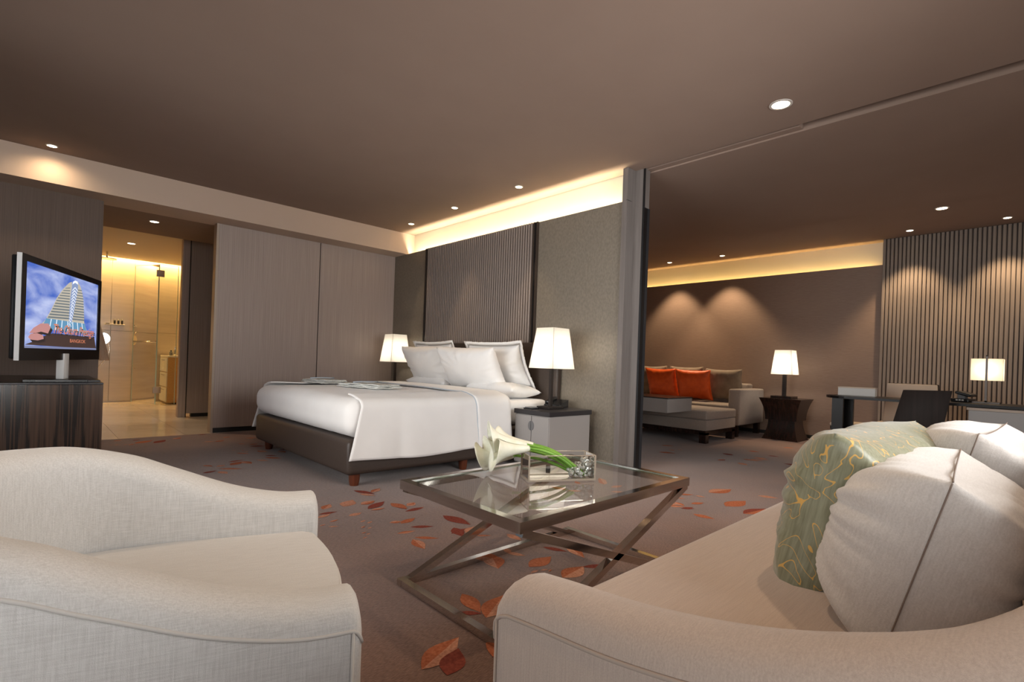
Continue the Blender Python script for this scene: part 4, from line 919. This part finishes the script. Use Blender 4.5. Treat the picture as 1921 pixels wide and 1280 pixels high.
def lily(label, base, mid, head, aim, size, spin):
    base, mid, head, aim = map(Vector, (base, mid, head, aim)); t = thing('calla_lily', label, 'flower', tuple(base), 0, 'white calla lilies in the vase')
    pts_ = [p_-base for p_ in bez(base, base.lerp(mid, .6), mid+(mid-base)*.15, head)]
    bm = bmesh.new(); tube(bm, pts_, .006, 8, True, [.0075-.0015*k/(len(pts_)-1) for k in range(len(pts_))]); obj('stem', bm, 'stem', t, smooth=True)
    ax = aim.normalized(); u = ax.cross(Vector((0, 0, 1))).normalized(); v = u.cross(ax); hd = head-base
    bm = bmesh.new(); rows = []; NU, NV = 26, 20
    for i in range(NV+1):
        s_ = i/NV; row = []
        for j in range(NU+1):
            a = -math.pi*1.06+2.12*math.pi*j/NU          # wraps past itself at the slit
            tipk = math.cos(a/2)**2                      # longest opposite the slit
            r_ = size*(.06+.14*s_**.8+.20*s_**3.5*(.55+.45*tipk)) * (1+.05*(1 if j > NU/2 else -1))
            L = size*(.85*s_+.38*tipk*s_**2.5)
            curl = size*.16*s_**7*tipk
            d = u*math.cos(a+spin)+v*math.sin(a+spin)
            row.append(bm.verts.new(hd+ax*(L-curl*.8)+d*(r_+curl)))
        rows.append(row)
    for i in range(NV):
        for j in range(NU): bm.faces.new((rows[i][j], rows[i][j+1], rows[i+1][j+1], rows[i+1][j]))
    o = obj('spathe', bm, 'lily', t, smooth=True); m_ = o.modifiers.new('s', 'SOLIDIFY'); m_.thickness = .0012
    bm = bmesh.new(); tube(bm, [hd+ax*size*.1, hd+ax*size*.45, hd+ax*size*.75], .004, 8, True, [.004, .0045, .0025]); obj('spadix', bm, 'spadix', t, smooth=True)
    bm = bmesh.new(); tube(bm, [hd-ax*size*.05, hd+ax*size*.10, hd+ax*size*.28], .008, 10, False, [.0065, .088*size, .118*size]); obj('calyx', bm, 'stem', t, smooth=True)
LFT = -rt
B0 = Vector((1.735, 1.36, TH+.012))
for k, (dl, dz, dd, sz, sp_, lab) in enumerate((
    (.255, .118, .03, .160, 1.3, 'largest white calla lily, topmost of the bunch'), (.215, .115, .055, .150, 2.6, 'white calla lily behind the topmost bloom'),
    (.225, .112, -.035, .155, 4.6, 'white calla lily in the middle of the bunch, facing us'), (.245, .098, .0, .150, .2, 'white calla lily drooping below the middle bloom'),
    (.270, .065, .03, .145, 1.9, 'lowest white calla lily, hanging just over the table edge'))):
    bs_ = B0+LFT*(.01*k-.01)+fw*(.008*(k-2)); hd_ = bs_+LFT*dl+Vector((0, 0, dz))+fw*dd
    md = bs_+LFT*dl*.45+Vector((0, 0, dz*.72+.01))+fw*dd*.5
    lily(lab, bs_, md, hd_, LFT*1.0+Vector((0, 0, (.06, .02, -.05, -.12, -.16)[k]))+fw*(-.12, .12, -.28, -.1, .05)[k], sz, sp_)

# ------------------------------------------------------------------ living area furniture
ls = thing('living_sofa', 'taupe upholstered sofa against the brown living area wall', 'sofa', (7.0, 2.86, 0))
box('arm', .0, .86, 0, .16, .16, .655, 'liv_sofa', ls, bev=.025, seg=3); box('arm', .0, .86, 2.2, 2.36, .16, .655, 'liv_sofa', ls, bev=.025, seg=3)
box('base', .02, .86, .16, 2.2, .16, .30, 'liv_sofa', ls, bev=.01, seg=2); box('back', .68, .86, .16, 2.2, .30, .72, 'liv_sofa', ls, bev=.03, seg=3)
for k in range(2): box('seat_cushion', .0, .68, .165+k*1.018, .165+k*1.018+1.012, .30, .43, 'liv_sofa', ls, bev=.03, seg=3)
for sx_, sy_ in ((.03, .04), (.77, .04), (.03, 2.25), (.77, 2.25)): box('leg', sx_, sx_+.07, sy_, sy_+.07, 0, .165, 'dark_wood', ls)
def lcush(name, label, mat, w_, h_, t_, loc, lean, rz, seed):
    bm = bmesh.new(); pillow(bm, w_, h_, t_, 28, 24, .25, .010, seed, 0, 2.8, 6); o = obj(name, bm, mat, None, smooth=True); tag(o, label, 'cushion', 'cushions on the living area sofa')
    o.matrix_world = Matrix.Translation(loc) @ Matrix.Rotation(math.pi/2+rz, 4, 'Z') @ Matrix.Rotation(lean, 4, 'X'); return o
lcush('back_cushion', 'brown velvet back cushion next to the sofa arm', 'liv_cushion', .56, .50, .17, (7.58, 3.33, .69), math.radians(-14), .0, 41)
lcush('back_cushion', 'brown velvet back cushion behind the right orange cushion', 'liv_cushion', .56, .52, .17, (7.60, 3.93, .70), math.radians(-14), .0, 42)
lcush('back_cushion', 'brown velvet back cushion behind the left orange cushion', 'liv_cushion', .56, .52, .17, (7.60, 4.54, .70), math.radians(-14), .0, 43)
lcush('throw_cushion', 'orange silk cushion beside the brown velvet cushion', 'orange', .54, .49, .17, (7.36, 3.70, .675), math.radians(-20), .10, 44)
lcush('throw_cushion', 'orange silk cushion partly hidden by the door frame', 'orange', .54, .49, .17, (7.40, 4.26, .68), math.radians(-20), .0, 45)

ot = thing('ottoman', 'long taupe ottoman bench with dark wooden legs in front of the sofa', 'ottoman', (6.0, 2.84, 0))
box('cushion', 0, .86, 0, 1.35, .285, .40, 'liv_sofa', ot, bev=.025, seg=3); box('base', .005, .855, .005, 1.345, .155, .283, 'liv_sofa', ot, bev=.012, seg=2)
for a, b, c, d in ((.01, .85, .01, .05), (.01, .85, 1.30, 1.34), (.01, .05, .05, 1.30), (.81, .85, .05, 1.30)): box('rail', a, b, c, d, .105, .155, 'dark_wood', ot)
for sx_, sy_ in ((.01, .01), (.765, .01), (.01, 1.255), (.765, 1.255)): box('leg', sx_, sx_+.085, sy_, sy_+.085, 0, .13, 'dark_wood', ot)

lt_ = thing('low_table', 'grey low table with charcoal top, mostly behind the door frame', 'table', (5.4, 3.03, 0))
box('top', 0, .6, 0, 1.1, .548, .560, 'dark_lacquer', lt_, bev=.002, seg=1); box('apron', .005, .595, .005, 1.095, .385, .547, 'grey_lacquer', lt_, bev=.003, seg=1)
for sx_, sy_ in ((.25, .55), (.25, .95)): box('leg', sx_, sx_+.1, sy_, sy_+.1, 0, .386, 'dark_lacquer', lt_)

sd = thing('side_table', 'dark flared ebony side table under the living area lamp', 'side table', (7.50, 2.44, 0))
def flare(name, z0, z1, a0, a1, am=None):
    bm = bmesh.new(); rings = []; n_ = 8
    for k in range(n_+1):
        t = k/n_; r_ = a0+(a1-a0)*(t**2 if a1 > a0 else 1-(1-t)**2)
        rings.append([bm.verts.new((i*r_, j*r_, z0+(z1-z0)*t)) for i, j in ((-1, -1), (1, -1), (1, 1), (-1, 1))])
    for a, b in zip(rings, rings[1:]):
        for k in range(4): bm.faces.new((a[k], a[(k+1) % 4], b[(k+1) % 4], b[k]))
    bm.faces.new(rings[0][::-1]); bm.faces.new(rings[-1]); return obj(name, bm, 'dark_wood', sd)
flare('upper_bowl', .265, .555, .195, .262); flare('lower_foot', .0, .265, .225, .165)
lp = thing('table_lamp', 'lit cream-shaded table lamp on the dark ebony side table', 'lamp', (7.50, 2.47, .555), 0, 'cream square-shaded table lamps')
box('base', -.13, .13, -.13, .13, 0, .03, 'dark_wood', lp); box('pole', -.022, .022, -.022, .022, .03, .38, 'dark_bronze', lp)
square_shade(lp, .325, .655, .27, .205); point(lp, (0, 0, .45), 2.8)

dk = thing('desk', 'long thin black desk with rounded end in the living area', 'desk', (5.70, .6, 0))
poly = [(-.26, -.9), (.26, -.9), (.26, .68)]+[(.26*math.cos(math.pi*k/14), .68+.20*math.sin(math.pi*k/14)) for k in range(1, 14)]+[(-.26, .68)]
bm = bmesh.new(); prism(bm, poly, .683, .705); obj('desk_top', bm, 'black_lacquer', dk)
box('leg_panel', -.20, -.165, .70, .79, 0, .683, 'black_lacquer', dk); box('leg_panel', -.02, .02, .66, .76, 0, .683, 'black_lacquer', dk)
pd = box('pedestal', -.2, .24, -.9, -.17, 0, .655, 'grey_lacquer', dk, bev=.003, seg=1); box('pedestal_top', -.21, .25, -.9, -.16, .655, .675, 'cream_leather', dk)
bk = thing('document_box', 'pale grey box with tan lid standing on the desk end', 'box', (5.82, 1.26, .705), .06)
box('box_body', -.06, .06, -.15, .15, 0, .072, 'paper', bk, bev=.002, seg=1); box('lid', -.062, .062, -.152, .152, .072, .082, 'cream_leather', bk)
tp = thing('telephone', 'black desk telephone with raised handset on the desk', 'telephone', (5.82, .49, .705), -.2)
bm = bmesh.new(); bx(bm, -.09, .09, -.06, .06, 0, .03, .006, 2); obj('body', bm, 'plastic_black', tp)
bm = bmesh.new(); bx(bm, -.08, .08, -.055, .055, .06, .085, .008, 2); obj('handset', bm, 'plastic_black', tp, rot=(.25, 0, 0)); box('neck', -.03, .03, -.02, .03, .03, .075, 'plastic_grey', tp)
for k in range(3): box('key', -.092, -.088, -.03+.02*k, -.016+.02*k, .012, .024, 'paper', tp)
dl_ = thing('desk_lamp', 'desk lamp with cream cube shade split by a dark pole', 'lamp', (5.84, .345, .705))
box('base', -.09, .09, -.085, .085, 0, .012, 'dark_bronze', dl_); box('pole', -.10, -.088, -.007, .007, .012, .40, 'dark_bronze', dl_); box('pole_foot', -.10, .0, -.007, .007, .012, .022, 'dark_bronze', dl_)
bm = bmesh.new()
c = [(-.085, -.1), (.085, -.1), (.085, .1), (-.085, .1)]
a = [bm.verts.new((i, j, .19)) for i, j in c]; b = [bm.verts.new((i, j, .372)) for i, j in c]
for k in range(4): bm.faces.new((a[k], a[(k+1) % 4], b[(k+1) % 4], b[k]))
sh = obj('lamp_shade', bm, 'shade', dl_); m_ = sh.modifiers.new('s', 'SOLIDIFY'); m_.thickness = .002
box('finial', -.10, .02, -.005, .005, .392, .40, 'dark_bronze', dl_); point(dl_, (0, 0, .28), 1.3, (1, .76, .48), .025)
# cream chair behind the desk
cc = thing('desk_chair', 'cream leather chair on the far side of the desk', 'chair', (6.42, .95, 0), 0)
def quadpanel(name, pts4, th, mat, parent):
    bm = bmesh.new(); p_ = [Vector(q) for q in pts4]; n_ = (p_[1]-p_[0]).cross(p_[3]-p_[0]).normalized()*th
    a = [bm.verts.new(q) for q in p_]; b = [bm.verts.new(q+n_) for q in p_]
    for k in range(4): bm.faces.new((a[k], a[(k+1) % 4], b[(k+1) % 4], b[k]))
    bm.faces.new(a[::-1]); bm.faces.new(b); bmesh.ops.recalc_face_normals(bm, faces=bm.faces)
    bmesh.ops.bevel(bm, geom=list(bm.edges), offset=min(.008, th*.3), segments=2, affect='EDGES', profile=.5)
    return obj(name, bm, mat, parent, smooth=True, autosm=40)
quadpanel('backrest', [(-.02, .20, .42), (-.02, -.24, .42), (.02, -.22, .83), (.02, .18, .83)], .035, 'cream_leather', cc)
quadpanel('back_shell', [(.02, .205, .40), (.02, -.245, .40), (.06, -.225, .835), (.06, .185, .835)], .015, 'chair_wood', cc)
box('seat', -.45, .02, -.22, .24, .40, .44, 'cream_leather', cc, bev=.012, seg=2)
for sx_, sy_ in ((-.42, -.2), (-.42, .2), (0, -.2), (0, .2)): box('leg', sx_-.018, sx_+.018, sy_-.018, sy_+.018, 0, .40, 'chair_wood', cc)
c2 = thing('desk_chair', 'cream seat of the low chair tucked at the desk end', 'chair', (6.12, 1.36, 0), 0)
box('seat', -.17, .17, -.16, .16, .38, .415, 'cream_leather', c2, bev=.012, seg=2); box('seat_frame', -.165, .165, -.155, .155, .345, .38, 'chair_wood', c2)
for sx_ in (-1, 1):
    for sy_ in (-1, 1): box('leg', sx_*.14-.015, sx_*.14+.015, sy_*.13-.015, sy_*.13+.015, 0, .35, 'chair_wood', c2)
dc = thing('desk_chair', 'dark espresso plywood chair with angled back in front of the desk', 'chair', (5.25, .74, 0), 0)
quadpanel('backrest', [(-.02, .17, .36), (-.02, -.15, .30), (.0, -.235, .805), (.0, .075, .795)], .018, 'chair_wood', dc)
box('seat', -.0, .38, -.2, .2, .40, .425, 'chair_wood', dc, bev=.006, seg=2)
for sx_, sy_ in ((.02, -.17), (.02, .17), (.34, -.17), (.34, .17)): box('leg', sx_-.015, sx_+.015, sy_-.015, sy_+.015, 0, .40, 'chair_wood', dc)

# ------------------------------------------------------------------ bathroom fittings
def pane(name, a, b, z0, z1, parent, mat='bath_glass'):
    bm = bmesh.new(); bm.faces.new([bm.verts.new(q) for q in ((*a, z0), (*b, z0), (*b, z1), (*a, z1))]); o = obj(name, bm, mat, parent)
    bm = bmesh.new(); tube(bm, [(*a, z0), (*a, z1)], .005, 6); tube(bm, [(*b, z0), (*b, z1)], .005, 6); tube(bm, [(*a, z1), (*b, z1)], .003, 6); obj('glass_edge', bm, 'glass_edge', o); return o
HX, HY = 1.535, 10.15
sc = thing('shower_screen', 'clear frameless glass shower screen beside the vanity', 'shower screen', (HX, HY, 0))
pane('fixed_pane', (0, 0), (.27, .02), .01, 2.34, sc)
sdoor = thing('shower_door', 'hinged glass shower door standing ajar with chrome bar handle', 'shower door', (HX-.006, HY+.0, 0))
pane('door_pane', (0, 0), (-.25, .55), .02, 2.33, sdoor)
bm = bmesh.new(); tube(bm, [(-.02, .02, 1.05), (-.25, .52, 1.05)], .012, 8); obj('bar_handle', bm, 'chrome', sdoor, smooth=True)
for z in (.20, 2.13):
    bm = bmesh.new(); bx(bm, -.035, .075, -.02, .012, z, z+.11, .003, 1); obj('hinge', bm, 'brushed', sdoor)
va = thing('vanity', 'white drawer vanity in the bathroom, orange light put into its side colour', 'vanity', (1.72, 10.30, 0))
box('body', .0, .7, .0, .62, .02, .80, 'amber_lit_stone', va, bev=.002, seg=1); box('top', -.01, .7, -.01, .63, .80, .83, 'white_lacquer', va, bev=.002, seg=1)
for k in range(3):
    d = box('drawer', -.016, -.0005, .01, .61, .04+k*.255, .28+k*.255, 'white_lacquer', va, bev=.002, seg=1); box('handle', -.024, -.016, .15, .45, .235+k*.255, .245+k*.255, 'chrome', d)
def bottle(loc, h, r, mat, label, cap='plastic_black', group='toiletry bottles on the shower shelf'):
    t = thing('bottle', label, 'bottle', loc, 0, group)
    bm = bmesh.new(); lathe(bm, [(r*.9, 0), (r, .006), (r, h*.66), (r*.45, h*.74)], 14); obj('body', bm, mat, t, smooth=True, autosm=40)
    bm = bmesh.new(); lathe(bm, [(r*.5, h*.74), (r*.5, h), (r*.4, h)], 12); obj('cap', bm, cap, t, smooth=True, autosm=40)
shf = thing('shower_shelf', 'narrow glass shelf on the travertine shower wall', 'shelf', (1.05, 10.985, 1.33))
box('shelf', -.13, .13, -.10, 0, -.012, 0, 'white_lacquer', shf, bev=.002, seg=1)
for k, (dx, lab) in enumerate(((-.005, 'dark toiletry bottle nearest the dish on the shower shelf'), (.045, 'middle dark toiletry bottle on the shower shelf'), (.095, 'dark toiletry bottle at the shelf end nearest the glass door'))):
    bottle((1.05+dx, 10.935, 1.33), .10, .015, 'plastic_black', lab, 'paper')
sdish = thing('soap_dish', 'small dark dish lying on the shower shelf', 'dish', (.955, 10.935, 1.33)); bm = bmesh.new(); lathe(bm, [(.02, 0), (.034, .012), (.031, .013)], 16); obj('dish', bm, 'plastic_black', sdish, smooth=True, autosm=40)
bottle((1.83, 10.38, .83), .15, .02, 'chrome', 'slim chrome bottle on the vanity top', 'chrome', 'bottles on the vanity'); bottle((1.78, 10.42, .83), .09, .025, 'plastic_grey', 'short grey bottle on the vanity top', 'plastic_black', 'bottles on the vanity')
sm = thing('shaving_mirror', 'round bright shaving mirror on the shower wall', 'mirror', (.90, 10.97, 1.08))
for nm, r_, y_, mt_ in (('rim', .095, 0, 'chrome'), ('mirror_face', .085, -.006, 'mirror')):
    bm = bmesh.new(); lathe(bm, [(r_, 0), (r_, .012)], 28); obj(nm, bm, mt_, sm, smooth=True, autosm=40, rot=(math.pi/2, 0, 0), loc=(0, y_, 0))
hs = thing('shower_hose', 'thin chrome shower hose hanging in an arc on the shower wall', 'hose', (.86, 10.96, .70))
bm = bmesh.new(); tube(bm, [(.0+.16*math.sin(math.pi*k/16)-.03, 0, .33-.66*k/16+.20) for k in range(17)], .006, 6); obj('hose', bm, 'chrome', hs, smooth=True)
rh = thing('rain_shower', 'round chrome rain shower head under the bathroom ceiling', 'shower head', (.86, 10.3, 2.45))
bm = bmesh.new(); tube(bm, [(0, 0, 0), (0, 0, -.10)], .012, 8); obj('arm', bm, 'chrome', rh, smooth=True); bm = bmesh.new(); lathe(bm, [(.13, -.118), (.13, -.108), (.03, -.098)], 28); obj('head', bm, 'chrome', rh, smooth=True, autosm=40)
tw = thing('hanging_towel', 'peach towel hanging at the left edge of the bathroom opening', 'towel', (.62, 8.6, .75))
bm = bmesh.new(); g = []
for i in range(17):
    row = []
    for j in range(13):
        u, v = i/16, j/12; x = (-.12+.28*(1-v)**.6*u)+.0; row.append(bm.verts.new((x, .02*math.sin(u*14), v*.85)))
    g.append(row)
for i in range(16):
    for j in range(12): bm.faces.new((g[i][j], g[i+1][j], g[i+1][j+1], g[i][j+1]))
o = obj('towel', bm, 'towel', tw, smooth=True); m_ = o.modifiers.new('s', 'SOLIDIFY'); m_.thickness = .008
bm = bmesh.new(); tube(bm, [(-.42, 0, .86), (0, 0, .86)], .008, 8); obj('rail', bm, 'chrome', tw, smooth=True)
